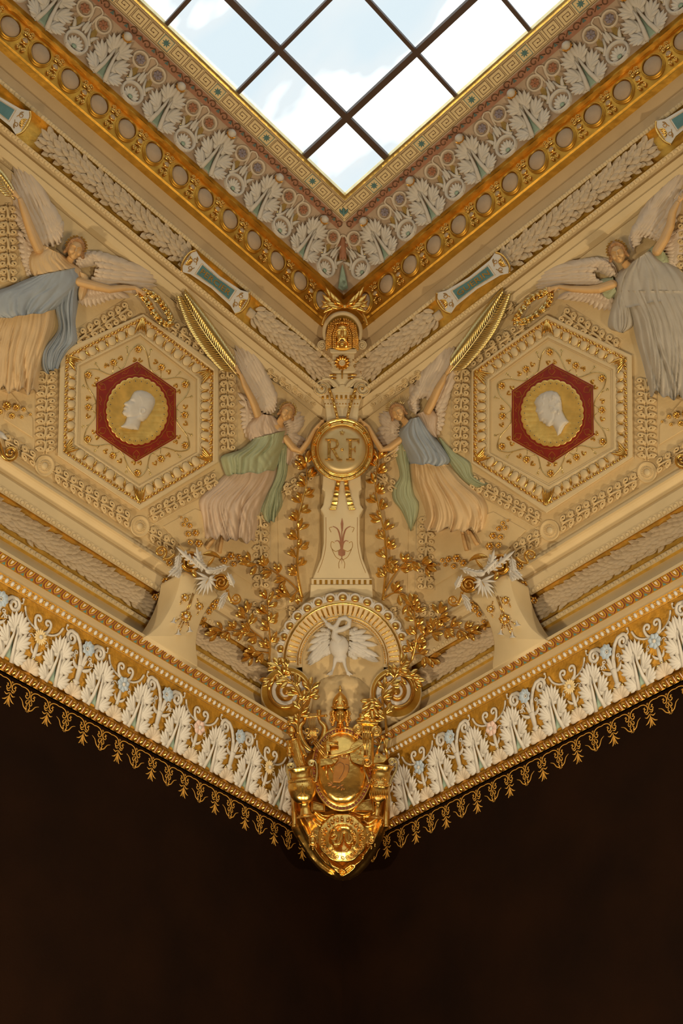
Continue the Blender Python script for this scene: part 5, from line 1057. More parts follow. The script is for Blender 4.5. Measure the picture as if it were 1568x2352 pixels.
# mask in its niche
DSF = fwd(DS, 62)
t = empty('gilded_mask', DS.pt(785, 800), 'gilded bearded mask with corkscrew locks in a round white niche', 'mask')
cx, cy = k3([(768, 505)])[0]
g = G(); th = np.linspace(math.radians(155), math.radians(385), 30); pth = [(cx+42*math.cos(a), cy+43*math.sin(a), 4) for a in th]; tube(g, pth, 5, 8, 1.3)
for s in (1, -1): lathe(g, (*k3([(765+s*190, 628)])[0], 0), [(10.5, -20), (11, 6), (9, 8), (8, 5.5), (3, 6)], 16); sp = spiral_pts(k3([(765+s*190, 628)])[0], 9.5, 2, math.pi/2, s*1.5, 14); tube(g, np.column_stack([sp, np.full(len(sp), 9)]), 1.4, 6)
obj('niche_ring', g, 'cream', DSF, t)
g = lathe(G(), (cx, cy, -4), [(44, -26), (43, -6), (30, -14), (10, -20)], 26); obj('niche_shell', g, 'goldd', DSF, t)
g = G(); c = np.array(k3([(765, 530)])[0]); Q = lambda x, y, z: (c[0]+x, c[1]+y, z+4)
ball(g, Q(0, -2, 6), (20, 27, 16), 20, 12); ball(g, Q(0, -16, 12), (17, 11, 10), 12, 8)
tube(g, [Q(0, -12, 20), Q(0, -2, 24), Q(0, 3, 27), Q(0, 6, 20)], [2.6, 3, 4.4, 2.6], 8)
for s in (1, -1):
    tube(g, [Q(s*2, -12, 21), Q(s*9, -13, 20), Q(s*17, -6, 13)], [2.2, 2.8, 1.6], 7); ball(g, Q(s*9, -6, 16), (4.2, 2.4, 2.6), 8, 6); ball(g, Q(s*11, 2, 13), (6, 5, 6), 8, 6); tube(g, [Q(s*3, 7, 20), Q(s*9, 11, 18), Q(s*12, 19, 12)], [2, 2.4, 1.4], 6)
    for j in range(4): tube(g, [Q(s*(3+j*3.2), 17, 15-j), Q(s*(4+j*3.2), 24, 14-j), Q(s*(2.5+j*2.8), 30, 10)], [2.6, 2.8, 1.6], 6)
ball(g, Q(0, 16, 16), (5, 2, 3), 8, 5); ball(g, Q(0, 22, 14), (8, 7, 7), 10, 7)
m_ = obj('face', g, 'gold', DSF, t); remesh(m_, .006, 1); g = ball(G(), Q(0, 12.5, 19), (5, 2.6, 2), 10, 6); obj('open_mouth', g, 'brown', DSF, t)
g = G()
for s in (1, -1):
    for j in range(6):
        x0_ = 4+j*5.2; x1_ = 19+j*3.4 if j > 1 else 16+j*4; pts = []
        for q in np.linspace(0, 1, 15): x = x0_+(x1_-x0_)*min(1, q*1.8); y = -36+j*j*.6+q*(66-j*2); pts.append(Q(s*x, y, 12-j*1.3+6*math.sin(q*2.5)))
        for i, pq in enumerate(pts): ball(g, pq, (2.9, 2.6, 2.9), 7, 5)
for a in np.linspace(-.9, .9, 7): ball(g, Q(18*math.sin(a), -22-6*math.cos(a), 18), (3.8, 3.4, 3.4), 8, 5)
obj('locks', g, 'gold', DSF, t)
# gilded palm tuft above the mask
t = empty('gilded_leaf_tuft', DS.pt(787, 700), 'spreading gilded leaf tuft under the roof light corner, above the mask', 'ornament')
c = np.array(k3([(790, 265)])[0]); DSG = fwd(DS, 95)
for s in (1, -1):
    for i, (x, y, w_) in enumerate(((180, -190, 9), (215, -120, 10), (225, -60, 10), (235, 10, 9), (210, 60, 9), (140, -150, 9), (175, -30, 8), (100, -110, 8))):
        e = c+np.array([s*x, y])/4.126; obj('leaf', blade(G(), (*c, 6+i), (*e, 10+i*1.5), w_*1.5, lift=6, ridge=3.5, bend=s*.12*(1 if y < 0 else -1), k=7, fat=.7), 'gold', DSG, t)
g = G()
for s in (1, -1): pp = smooth_path(k3([(790+s*60, 270), (790+s*130, 300), (790+s*190, 370), (790+s*215, 440)]), 4); tube(g, np.column_stack([pp, np.full(len(pp), 2)]), [3, 5, 3], 8)
obj('band', g, 'gold', DSG, t); obj('knot', ball(G(), (*c, 14), (7, 5, 6), 10, 6), 'gold', DSG, t)

# ribbons and round shield
SH = fwd(DS, 22)
t = empty('gold_ribbon', DS.pt(785, 960), 'two crinkled gold ribbons that carry the round shield from the capital', 'ribbon')
for pts in ([(640, 1040), (672, 1130), (700, 1230), (720, 1320)], [(892, 1040), (862, 1130), (835, 1230), (815, 1320)]):
    pp = smooth_path(k3(pts), 5); g = tube(G(), np.column_stack([pp, 14+3*np.sin(np.arange(len(pp))*1.7)]), 3.4, 6, .4)
    for o in (-1.6, 1.6): tube(g, np.column_stack([pp+[o, 0], 16+2*np.sin(np.arange(len(pp))*1.3+o)]), 1.2, 5)
    obj('ribbon', g, 'gold', DS, t)
for pts in (k1([(770, 5), (760, 60), (752, 110), (742, 146)]), k1([(805, 5), (812, 60), (824, 110), (834, 146)])):
    pp = smooth_path(pts, 5); n = len(pp); wv = np.linspace(4.5, 7.5, n); v = []; 
    for i in range(n): h = 5+2.5*math.sin(i*1.5); v += [(pp[i][0]-wv[i], pp[i][1], h), (pp[i][0], pp[i][1], h+2), (pp[i][0]+wv[i], pp[i][1], h+.6*math.sin(i*2.3))]
    obj('ribbon_end', G().add(v, [(3*i+j, 3*i+j+1, 3*i+j+4, 3*i+j+3) for i in range(n-1) for j in (0, 1)]), 'gold', DS, t)
C = np.array([785.4, 1032.6]); M['shieldf'] = mat('tarnished_gold_field', (.62, .47, .22), .45, .55, var=.2, scale=5)
t = empty('round_shield', SH.pt(*C), 'round gilded shield lettered R F with a small star, held between two winged figures', 'shield')
obj('rim', lathe(G(), (*C, 0), [(72, -14), (73, -2), (72, 3), (69, 4), (67.5, 2), (63, 2), (60.5, 3), (58.5, 6), (56, 5), (54.5, 2), (54, 0)], 64, cap=False), 'gold', SH, t)
obj('field', lathe(G(), (*C, 0), [(55, -3), (54.5, 1), (40, 2.5), (15, 3)], 48), 'shieldf', SH, t)
for i in range(14): a = 2*math.pi*(i+.0)/14-math.pi/2; obj('stud', ball(G(), (C[0]+65.3*math.cos(a), C[1]+65.3*math.sin(a), 3), 2.6, 8, 6), 'goldd', SH, t)
g = G()
for i in range(110):
    a = 2*math.pi*i/110
    if i % 8: ball(g, (C[0]+(64.5+1.5*(i % 2))*math.cos(a), C[1]+(64.5+1.5*(i % 2))*math.sin(a), 2.5), 1.0, 5, 3)
obj('chased_pattern', g, 'gold', SH, t, kind='stuff')
def stroke_letter(g, polys, h0, h1):
    for p in polys: ext(g, p, h0, h1, .7)
g = G(); z_ = 3; k = k3
stroke_letter(g, [k([(628, 1530), (655, 1530), (655, 1710), (628, 1710)]), k([(604, 1515), (660, 1515), (660, 1530), (604, 1530)]), k([(604, 1708), (680, 1708), (680, 1724), (604, 1724)])], z_, z_+3)
o_ = [(655, 1515), (690, 1515), (722, 1530), (735, 1565), (722, 1600), (690, 1618), (655, 1620)]; i_ = [(655, 1530), (685, 1530), (704, 1542), (710, 1566), (703, 1592), (684, 1604), (655, 1606)]
stroke_letter(g, [k(o_+i_[::-1])], z_, z_+3); stroke_letter(g, [k([(668, 1618), (692, 1612), (738, 1700), (765, 1712), (765, 1724), (722, 1724)])], z_, z_+3); obj('letter', g, 'gold', SH, t, smooth=False)
g = G(); stroke_letter(g, [k([(828, 1530), (855, 1530), (855, 1708), (828, 1708)]), k([(804, 1515), (928, 1515), (930, 1560), (920, 1560), (908, 1532), (804, 1532)]), k([(804, 1706), (882, 1706), (882, 1724), (804, 1724)]), k([(855, 1608), (880, 1608), (886, 1588), (893, 1588), (893, 1646), (886, 1646), (880, 1622), (855, 1622)])], z_, z_+3); obj('letter', g, 'gold', SH, t, smooth=False)
g = ball(G(), (*k([(765, 1618)])[0], z_+.5), (3.6, 3.6, 2), 12, 6); obj('dot', g, 'gold', SH, t)
c = k([(765, 1457)])[0]; g = ext(G(), [(c[0]+r_*math.sin(a), c[1]-r_*math.cos(a)) for i in range(5) for r_, a in ((6.8, i*2*math.pi/5+.1), (2.6, (i+.5)*2*math.pi/5+.1))], z_, z_+2); obj('star', g, 'gold', SH, t, smooth=False)

# ---- arch with the swan
DA = diag(1.30, 8.9, .35); AN, AS = Plane(DA.p, DA.nn), Seen(DA.p, DA.nn); C = np.array([787., 1519.])
t = empty('swan_arch', AS.pt(787, 1530), 'round cream arch with gilded flutes around a white swan relief', 'arch')
def arch_ring(g, prof, a0=180, a1=360, n=48, mod=None):
    an = np.radians(np.linspace(a0, a1, n)); v = []; m = len(prof)
    for a in an:
        for r_, h in prof: rr = r_*(mod(a) if mod else 1); v.append((C[0]+rr*math.cos(a), C[1]+rr*math.sin(a), h))
    return g.add(v, [(i*m+j, i*m+j+1, (i+1)*m+j+1, (i+1)*m+j) for i in range(n-1) for j in range(m-1)])
obj('ring', arch_ring(G(), [(159, -60), (159, 0), (154, 3), (138, 3), (136, 5), (132, 5), (130, 2), (104, 1), (102, 5), (95, 5), (93, 0), (92, -14)], 172, 368, 60, None), 'cream', AS, t)
for i in range(17):
    a = math.radians(180+180*(i+.0)/16); c_ = C+146*np.array([math.cos(a), math.sin(a)]); obj('gilt_dome', ball(G(), (*c_, 4), (9, 7.5, 4.5), 12, 6, rot=a+math.pi/2), 'gold', AS, t)
    g = G()
    pp = [c_+np.array([11.5*math.cos(b), 11.5*math.sin(b)]) for b in np.linspace(a-2.1, a+2.1, 12)]; tube(g, np.column_stack([pp, np.full(12, 5)]), 2.4, 6)
    a2 = a+math.radians(5.6); c2 = C+np.array([math.cos(a2), math.sin(a2)])*140; c4 = C+np.array([math.cos(a2), math.sin(a2)])*157
    if i < 16: blade(g, (*c2, 4), (*c4, 6), 7, ridge=2, k=3)
    obj('scallop', g, 'ivory', AS, t)
for i in range(33):
    a = math.radians(180+180*i/32); u_ = np.array([math.cos(a), math.sin(a)]); s_ = np.array([-u_[1], u_[0]])*2.6; p0, p1 = C+u_*107, C+u_*128
    obj('flute', puff(G(), [p0-s_*.8, p0+s_*.8, p1+s_, p1+u_*3, p1-s_], 2.4, 2.5, 1.4, 3), 'gold', AS, t)
g = arch_ring(G(), [(136.5, 5), (134, 6.6), (131.5, 5)], 175, 365); arch_ring(g, [(104.5, 4), (103, 6), (101.5, 4)], 175, 365); obj('gold_fillet', g, 'gold', AS, t)
g = G()
for i in range(62): a = math.radians(178+184*i/61); ball(g, (C[0]+97*math.cos(a), C[1]+97*math.sin(a), 6), 2.4, 6, 4)
obj('gold_beads', g, 'gold', AS, t, kind='stuff')
g = ext(G(), [(C[0]+94*math.cos(a), C[1]+94*math.sin(a)) for a in np.radians(np.linspace(180, 360, 30))]+[(881, 1640), (700, 1640)], -16, -13); obj('niche_back', g, 'panel', AS, t, smooth=False)
t = empty('swan', AS.pt(787, 1540), 'white stucco swan with spread wings and S-curved neck in the round arch', 'swan'); k = k1
for s, root, tips in ((1, [(735, 720), (728, 760), (745, 810)], [(690, 695), (650, 740), (628, 800), (622, 865), (632, 880), (665, 845), (700, 800)]), (-1, [(820, 720), (820, 770), (815, 815)], [(850, 695), (905, 715), (945, 770), (962, 850), (955, 862), (900, 830), (850, 850)])):
    wing(AS, t, k(root), k(tips), 10, 13, -6, 6, rows=((1, 0), (.62, 2), (.4, 4)), m='ivory', seed=50+s, plate=False)
g = G(); P_ = lambda x, y, z: (*k([(x, y)])[0], z)
ball(g, P_(772, 785, 2), (23, 27, 14), 16, 10); ball(g, P_(778, 830, 0), (16, 16, 10), 12, 8)
tube(g, [P_(772, 760, 6), P_(750, 735, 9), P_(752, 712, 11), P_(790, 705, 12), P_(818, 690, 12), P_(822, 665, 12), P_(800, 651, 12), P_(775, 658, 13), P_(762, 685, 14), P_(745, 698, 15), P_(722, 690, 15)], [12, 9, 7.5, 6.5, 6.2, 6, 5.6, 5.4, 5.2, 6, 5.4], 12)
ball(g, P_(722, 684, 15), (9, 6.2, 6), 10, 7, rot=.5); tube(g, [P_(712, 672, 15), P_(700, 658, 14), P_(688, 645, 13)], [4, 3, 1.4], 8, .7)
for s in (-1, 1):
    tube(g, [P_(775+s*18, 840, 2), P_(775+s*26, 880, 0), P_(775+s*36, 905, 0)], [6, 3.6, 3.2], 8)
    for a in (-.7, 0, .7): tube(g, [P_(775+s*36, 903, 0), P_(775+s*48+a*18, 920+6*(a == 0), 1)], [3, 1.6], 6)
remesh(obj('body', g, 'ivory', AS, t), .0075, 2)
# stone mound below the swan
g = relief(G(), k1([(690, 938), (730, 922), (800, 916), (862, 930), (905, 965), (935, 1010), (965, 1060), (990, 1130), (1000, 1230), (800, 1230), (590, 1230), (600, 1150), (620, 1080), (655, 1000), (668, 960)]), 3, lambda q, d: 16*np.sqrt(np.clip(d/22, 0, 1))+strokes(q, [(k1([(720, 950), (690, 1000), (650, 1080), (640, 1180)]), 5, 4), (k1([(860, 960), (900, 1020), (930, 1100), (950, 1200)]), 5, 4), (k1([(840, 940), (845, 980), (860, 1000)]), 3, 3), (k1([(700, 1010), (680, 1100), (690, 1200)]), 5, 2)]), -14)
o = obj('rock_mound', g, 'panel', AS); tag(o, 'smooth cream mound on which the swan stands, behind the helmeted bust', 'rock')
# big gilded volutes
for s, cx_, nm in ((1, 658, 'left'), (-1, 909, 'right')):
    VN = diag(1.42, 8.3, .2); VS = Seen(VN.p, VN.nn); VP = Plane(VN.p, VN.nn); c = np.array([cx_, 1590.])
    t = empty('scroll_volute', VS.pt(*c), 'large white and gold spiral volute at the %s foot of the swan arch' % nm, 'volute')
    obj('drum', lathe(G(), (*c, 0), [(60, -90), (60, -3), (58, 0), (30, 0)], 40), 'cream', VP, t)
    obj('gold_spiral', tube(G(), np.column_stack([spiral_pts(c, 57, 10, math.pi/2-s*.6, -s*2.1, 26), np.full(54, 2.5)])[:54], np.linspace(5.2, 2.6, 54), 8, .8), 'gold', VS, t)
    obj('white_spiral', tube(G(), np.column_stack([spiral_pts(c, 44, 7, math.pi/2-s*.6, -s*2.0, 26), np.full(52, 1.5)]), np.linspace(6.2, 2.5, 52), 8, .5), 'white', VS, t)
    obj('gold_ground', lathe(G(), (*c, .3), [(57, 0), (20, .6)], 36), 'goldd', VS, t)
    obj('eye', ball(G(), (*c, 3), 6, 10, 6), 'gold', VS, t)
SP = Seen(diag(1.55, 8.3, .2).p, diag(1.55, 8.3, .2).nn)
laurel(SP, [(684, 1700), (686, 1650), (694, 1610), (672, 1570), (640, 1548), (622, 1560)], 'dark gilded laurel sprig crossing the left volute', 7, ll=27, w=12, step=20, z=8, r0=3, sub=[[(690, 1625), (708, 1600), (712, 1585)], [(672, 1570), (665, 1540), (640, 1530)]])
laurel(SP, [(888, 1690), (884, 1640), (878, 1600), (900, 1565), (925, 1550), (950, 1562)], 'dark gilded laurel sprig crossing the right volute', 8, ll=27, w=12, step=20, z=8, r0=3, sub=[[(882, 1625), (860, 1605), (855, 1622)], [(900, 1565), (912, 1538), (920, 1528)]])

# ---------------------------------------------------------------- scroll brackets standing on the cornice
def bracket(SB, SBN, side, sn):
    k = lambda l: c3(l, 300, 1150, 3.92); t = empty('scroll_bracket', SB.pt(*k([(380, 1300)])[0]), 'cream waisted bracket with gilded flowers and scrolls standing on the %s cornice' % sn, 'bracket')
    right = [(620, 690), (700, 760), (790, 850), (740, 905), (685, 985), (640, 1070), (610, 1160), (594, 1250), (594, 1340), (607, 1440), (603, 1502)]
    left = [(140, 1222), (200, 1175), (270, 1110), (335, 1010), (390, 900), (425, 800), (445, 710), (455, 655), (490, 638)]
    g = ext(G(), smooth_path(k(right), 3).tolist()+smooth_path(k(left), 3).tolist(), -75, 0, 2); obj('stem', g, 'cream', SBN, t)
    f = fwd2 = SB
    for (x, y, R, m) in ((540, 555, 24, 1), (815, 735, 20, 0)):
        c = np.array(k([(x, y)])[0]); obj('gold_volute', tube(G(), np.column_stack([spiral_pts(c, R, 3, -2.2 if m else 2.8, 2.3, 20), np.linspace(4, 14, 46)]), np.linspace(3.8, 1.6, 46), 8), 'gold', SB, t); obj('volute_ground', lathe(G(), (*c, 0), [(R*.98, -20), (R*.98, 3), (R*.7, 4)], 24), 'goldd', SB, t)
    for (x, y, R, a0, tn, tail) in ((270, 460, 14.5, .9, -1.7, [(400, 480), (350, 520), (300, 530)]), (945, 880, 13.5, 2.6, -1.7, [(870, 800), (880, 850), (900, 900)])):
        c = np.array(k([(x, y)])[0]); sp = spiral_pts(c, R, 2.5, a0, tn, 16); pp = np.concatenate([smooth_path(k(tail)+[tuple(sp[0])], 4)[:-1], sp]); obj('gold_curl', tube(G(), np.column_stack([pp, np.full(len(pp), 3)]), np.linspace(3.5, 1.8, len(pp)), 8), 'gold', SB, t)
    g = G()
    for b, e, w_, h in (((640, 620), (405, 415), 16, 10), ((560, 500), (700, 640), 14, 12), ((640, 640), (590, 410), 16, 8), ((830, 640), (660, 620), 13, 12), ((890, 590), (700, 640), 12, 13), ((930, 780), (870, 640), 12, 8), ((440, 470), (410, 640), 13, 5), ((470, 560), (330, 690), 14, 6), ((470, 610), (370, 680), 11, 5), ((450, 630), (415, 700), 9, 5), ((850, 850), (790, 990), 12, 4), ((880, 820), (800, 900), 10, 5)):
        a_, b_ = k([b])[0], k([e])[0]; acleaf(g, (*a_, h), (*b_, h+4), w_*1.15, ridge=3)
    obj('white_leaf', g, 'ivory', SB, t)
    g = G(); c = k([(705, 700)])[0]
    for x, y in ((585, 640), (570, 700), (590, 760), (585, 815), (600, 850), (645, 865), (690, 850), (735, 830), (770, 780), (780, 720), (760, 670)): e = k([(x, y)])[0]; blade(g, (*c, 14), (*e, 11), 6.5, ridge=2.2, lift=5, k=5, fat=.45)
    ball(g, (*k([(710, 630)])[0], 9), (11, 9, 8), 12, 8); obj('white_acanthus', g, 'ivory', SB, t)
    g = G(); blade(g, (*k([(650, 480)])[0], 12), (*k([(820, 530)])[0], 16), 13, ridge=4, bend=-.15); blade(g, (*k([(560, 620)])[0], 10), (*k([(590, 700)])[0], 12), 12, ridge=3); blade(g, (*k([(705, 700)])[0], 19), (*k([(640, 800)])[0], 17), 2, ridge=1); blade(g, (*k([(690, 590)])[0], 10), (*k([(760, 500)])[0], 14), 8, ridge=3); obj('gold_leaf', g, 'gold', SB, t)
    P2_ = PL_ if side == 'L' else MPR
    for l, SS_, z0 in ((((455, 150, 3.6), (500, 175, 6), (480, 215, 6), (535, 225, 7), (520, 300, 7.6), (587, 290, 9), (540, 375, 7.6), (615, 385, 10)), P2_, 9), (((845, 540, 9), (905, 500, 10), (975, 510, 8), (1030, 520, 5.6), (930, 572, 7), (1003, 560, 5.4), (1060, 560, 3)), P2_, 10),
                    (((315, 725, 9.5), (395, 745, 12), (315, 795, 9.5), (318, 905, 10), (275, 980, 7.5), (225, 868, 9), (350, 558, 9), (350, 840, 9), (400, 820, 8), (270, 850, 8), (265, 1010, 4.5)), P2_, 30), (((742, 950, 10), (705, 1000, 8), (775, 915, 8), (665, 1070, 6), (655, 1130, 4.5)), P2_, 26)):
        for x, y, r_ in l:
            c = k([(x, y)])[0]; fl = obj('flower', flower(G(), c, r_, 6 if int(x) % 2 else 8, .75, .35, .22, z0), 'gold', SS_, t); obj('flower_center', ball(G(), (*c, z0+r_*.25), r_*.22, 7, 5), 'white', SS_, fl)
    g = G()
    for a, b in (((560, 830), (500, 1000)), ((570, 840), (520, 985)), ((440, 1060), (395, 1090)), ((480, 1090), (440, 1180)), ((515, 1090), (530, 1160)), ((600, 880), (612, 930)), ((540, 840), (500, 870)), ((455, 900), (445, 935)), ((610, 1000), (600, 1030)), ((500, 1085), (500, 1120)), ((460, 1080), (430, 1140))): a_, b_ = k([a])[0], k([b])[0]; tube(g, [(*a_, 1), (*b_, 2)], 1.2, 5)
    obj('gold_stalks', g, 'gold', SB, t)
    for x, y, r_ in ((500, 1040, 13.5), (492, 872, 10), (622, 952, 9.5)): c = k([(x, y)])[0]; fl = obj('flower', flower(G(), c, r_, 8, .72, .35, .2, 2), 'gold', SB, t); obj('flower_center', ball(G(), (*c, 5), r_*.33, 10, 6), 'white', SB, fl)
    for x, y, dx in ((385, 1100, -14), (430, 1205, -4), (535, 1180, 8)): c = k([(x, y)])[0]; e = k([(x-dx*.8, y-48)])[0]; obj('bell_flower', stand(G(), e, [(0, 1.2), (4, 1.8), (9, 3.2), (12, 6.5), (13, 7.2)], 10, .8, axis=(c[0]-e[0], c[1]-e[1]), h0=3), 'white', SB, t)
    return t
BN = wallplane('L', .68, 7.97, .2); BS = Seen(BN.p, BN.nn)
bracket(BS, BN, 'L', 'left'); bracket(Mir(BS), Mir(BN), 'R', 'right')
# neighbours cut by the frame: gilded curl and flower chain of the next brackets
for side, sn, S_ in (('L', 'left', PL_), ('R', 'right', MPR)):
    t = empty('bracket_scroll', S_.pt(22, 1035), 'gilded curl and flower chain of the next bracket, cut by the %s picture edge' % sn, 'bracket')
    c = np.array((24, 1040.)); sp = spiral_pts(c, 20, 3, 3.3, -1.7, 16); pp = np.concatenate([[(-12, 985), (-6, 1010)], sp]); obj('gold_curl', tube(G(), np.column_stack([pp, np.full(len(pp), 20)]), np.linspace(5, 2.4, len(pp)), 8), 'gold', S_, t)
    for x, y, r_ in ((16, 932, 11), (38, 936, 9), (55, 940, 6), (28, 955, 8), (50, 958, 5), (70, 952, 4), (0, 945, 8)): obj('flower', flower(G(), (x, y), r_, 8, .75, .3, .2, 12), 'gold', S_, t)
    obj('white_leaf', blade(G(), (-10, 990, 12), (18, 1010, 14), 14, ridge=3), 'white', S_, t)
# ================================================================ gilded trophy on the corbel
TD = diag(1.30, 7.3, .12); TN, TS = Plane(TD.p, TD.nn), Seen(TD.p, TD.nn)
k = lambda l: c3(l, 560, 1500, 3.4844)
lay = lambda px: Seen(TD.p+TD.nn*px*.0052, TD.nn)
# draped corbel
out = k([(380, 1010), (372, 1100), (378, 1230), (382, 1330), (378, 1400), (400, 1450), (430, 1500), (470, 1560), (520, 1640), (590, 1720), (660, 1780), (730, 1812), (790, 1822), (850, 1812), (920, 1775), (985, 1710), (1045, 1620), (1085, 1545), (1115, 1480), (1135, 1420), (1165, 1385), (1168, 1250), (1172, 1100), (1165, 1010), (1100, 900), (950, 700), (600, 700), (440, 900)])
fo = [(k([(400, 1060), (420, 1250), (500, 1450), (620, 1640), (760, 1760)]), 4, 14), (k([(450, 1300), (560, 1520), (700, 1680), (800, 1740)]), 4, 10), (k([(430, 1480), (560, 1680), (700, 1780)]), 4, 12), (k([(1150, 1060), (1130, 1250), (1080, 1430), (980, 1600), (860, 1740), (780, 1790)]), 4, 14), (k([(1100, 1350), (1030, 1500), (930, 1630), (820, 1720)]), 4, 10), (k([(480, 1130), (560, 1300), (620, 1360)]), 5, 10), (k([(1080, 1300), (1000, 1360), (960, 1340)]), 5, 10), (k([(640, 1600), (700, 1690), (760, 1730)]), 3, 8), (k([(900, 1600), (960, 1640), (870, 1700)]), 3, 8), (k([(560, 1240), (640, 1300), (720, 1290)]), 5, 10), (k([(860, 1260), (960, 1290), (1040, 1250)]), 5, 10)]
t = empty('corbel', TS.pt(785, 1850), 'gilded corbel with swagged cloth folds hanging below the cornice corner', 'corbel')
g = relief(G(), out, 2.2, lambda q, d: 26*np.sqrt(np.clip(1-(1-np.clip(d/34, 0, 1))**2, 0, 1))+strokes(q, fo)*np.clip(d/10, .2, 1), -26); obj('drapery', g, 'gold', TS, t)
g = rings(G(), [(inset(out, 2), -22), (inset(out, 4), -60), (inset(out, 10), -215)]); obj('core', g, 'goldd', TS, t, smooth=False)
# laurel stems beside it are part of the sprigs; helmeted bust
t = empty('helmeted_bust', lay(30).pt(782, 1640), 'gilded bust of a goddess in a pointed helmet above the owl shield', 'bust'); S = lay(24)
g = G(); c = np.array(k([(770, 500)])[0]); Q = lambda x, y, z: (c[0]+x, c[1]+y, z)
ball(g, Q(0, -1, 12), (13.5, 18.5, 14), 20, 12); ball(g, Q(0, 12, 18), (5, 5, 5), 10, 6); tube(g, [Q(0, -6, 25), Q(0, 1, 28), Q(0, 3.5, 29.5), Q(0, 5.5, 25)], [1.4, 1.9, 2.5, 1.4], 7)
for s in (1, -1): tube(g, [Q(s*1.5, -6.8, 26.5), Q(s*6, -8.2, 25), Q(s*10.5, -5, 20)], [1.5, 1.7, 1.1], 6); ball(g, Q(s*5.4, -3.4, 25.0), (2.9, 1.4, 1.8), 8, 6); ball(g, Q(s*6.5, 4, 18), (4, 5, 5), 8, 6)
ball(g, Q(0, 8.3, 26), (3.7, 1.1, 1.6), 8, 5); ball(g, Q(0, 10.6, 25.4), (3, 1.2, 1.8), 8, 5)
tube(g, [Q(0, 8, 4), Q(0, 18, 2), Q(0, 26, 2), Q(0, 32, 3)], [8.5, 8, 9.5, 14], 14, .8)
remesh(obj('head', g, 'gold', S, t), .0055, 1)
g = G()
for s in (1, -1):
    for j in range(9): a = .35+j*.20; ball(g, Q(s*(15.5+1.5*math.sin(j)), -11+j*4.0, 13-j*.9), (4.6, 3.6, 5), 9, 6)
    for j in range(6): ball(g, Q(s*(21+1.5*math.sin(j*2)), -8+j*4.4, 4), (3.6, 3, 4), 7, 5)
ball(g, Q(0, -4, 2), (19, 20, 10), 16, 10); obj('hair', g, 'gold', S, t)
g = G(); stand(g, (c[0], c[1]-19), [(0, 17.5), (3, 18.5), (8, 18.5), (16, 17), (23, 13.5), (29, 9), (33, 5), (35, 2.6), (38, 2.6), (39, 4.2), (41, 4.2), (42, 2), (47, 2.6), (50, 1)], 20, .85, axis=(0, -1), h0=8)
stand(g, (c[0], c[1]-15), [(0, 16), (2, 21), (5, 21.5), (7, 18)], 20, .9, axis=(0, -1), h0=8)
for s in (1, -1): pp = smooth_path([Q(s*2, -24, 25), Q(s*5, -36, 24), Q(s*11, -33, 23), Q(s*13, -24, 20)], 4); tube(g, pp, 1.4, 6)
obj('helmet', g, 'gold', S, t)
# owl shield
t = empty('owl_shield', lay(20).pt(785, 1780), 'gilded oval shield engraved with a standing owl inside a red zigzag border', 'shield'); S = lay(26); c = np.array(k([(785, 925)])[0])
obj('rim', lathe(G(), (*c, 0), [(1, -14), (1.0, 0), (.98, 3), (.955, 3), (.94, 1.5), (.86, 2), (.85, 3.5), (.835, 3.5), (.82, .5)], 64, 71, 99, cap=False), 'gold', S, t)
obj('boss', lathe(G(), (*c, 0), [(.83, 0), (.80, 5), (.68, 10), (.5, 14), (.3, 16), (.1, 17)], 60, 71, 99), 'leafg', S, t) if 'leafg' in M else obj('boss', lathe(G(), (*c, 0), [(.83, 0), (.80, 5), (.68, 10), (.5, 14), (.3, 16), (.1, 17)], 60, 71, 99), 'gold', S, t)
g = G(); g2 = G()
for i in range(54):
    a = 2*math.pi*i/54; b = a+math.pi/54; f = lambda r_, an: (c[0]+71*r_*math.cos(an), c[1]+99*r_*math.sin(an)); da = math.pi/54*.9
    ext(g, [f(.94, a-da), f(.94, a+da), f(.875, a)], 2, 3.4); ext(g2, [f(.885, b-.02), f(.885, b+.02), f(.925, b)], 2, 3.6)
obj('red_zigzag', g, 'redb', S, t, kind='stuff', smooth=False); obj('gold_zigzag', g2, 'gold', S, t, kind='stuff', smooth=False)
def dome_h(u, v): x = ((u-c[0])/71)**2+((v-c[1])/99)**2; return 17.2*np.sqrt(np.clip(1-x/.72, 0, 1))*.98+.3
M['engr'] = mat('burnt_orange_engraving', (.50, .22, .05), .45, .5, var=.2, scale=12)
ow = k([(748, 812), (760, 800), (800, 793), (835, 800), (848, 815), (845, 850), (852, 880), (850, 930), (825, 985), (790, 1025), (765, 1040), (708, 1035), (706, 985), (718, 920), (732, 880), (752, 858), (745, 838)])
g = relief(G(), ow, 1.6, lambda q, d: dome_h(q[:, 0], q[:, 1])+1.2*np.clip(d/2, 0, 1)+.5*np.sin(q[:, 1]*2.2)*(d > 2), 0); o = obj('owl', g, 'engr', S, t)
for x in (785, 822): cc_ = k([(x, 828)])[0]; h_ = float(dome_h(*cc_)); obj('owl_eye', lathe(G(), (*cc_, h_+1), [(3.6, 0), (3.6, 1), (2.6, 1.2), (2.4, .5), (1, .9)], 12), 'gold', S, o)
g = G()
for l in ([(735, 900), (765, 875), (800, 895), (795, 950), (760, 1010)], [(812, 890), (840, 900), (838, 950)], [(770, 1035), (775, 1065)], [(745, 1035), (748, 1062)], [(690, 1040), (730, 1062), (770, 1065), (800, 1080)], [(770, 830), (800, 845), (832, 832)]):
    pp = smooth_path(k(l), 4); tube(g, [(x, y, float(dome_h(x, y))+1.6) for x, y in pp], .7, 5)
obj('engraved_line', g, 'brown', S, t); g = G()
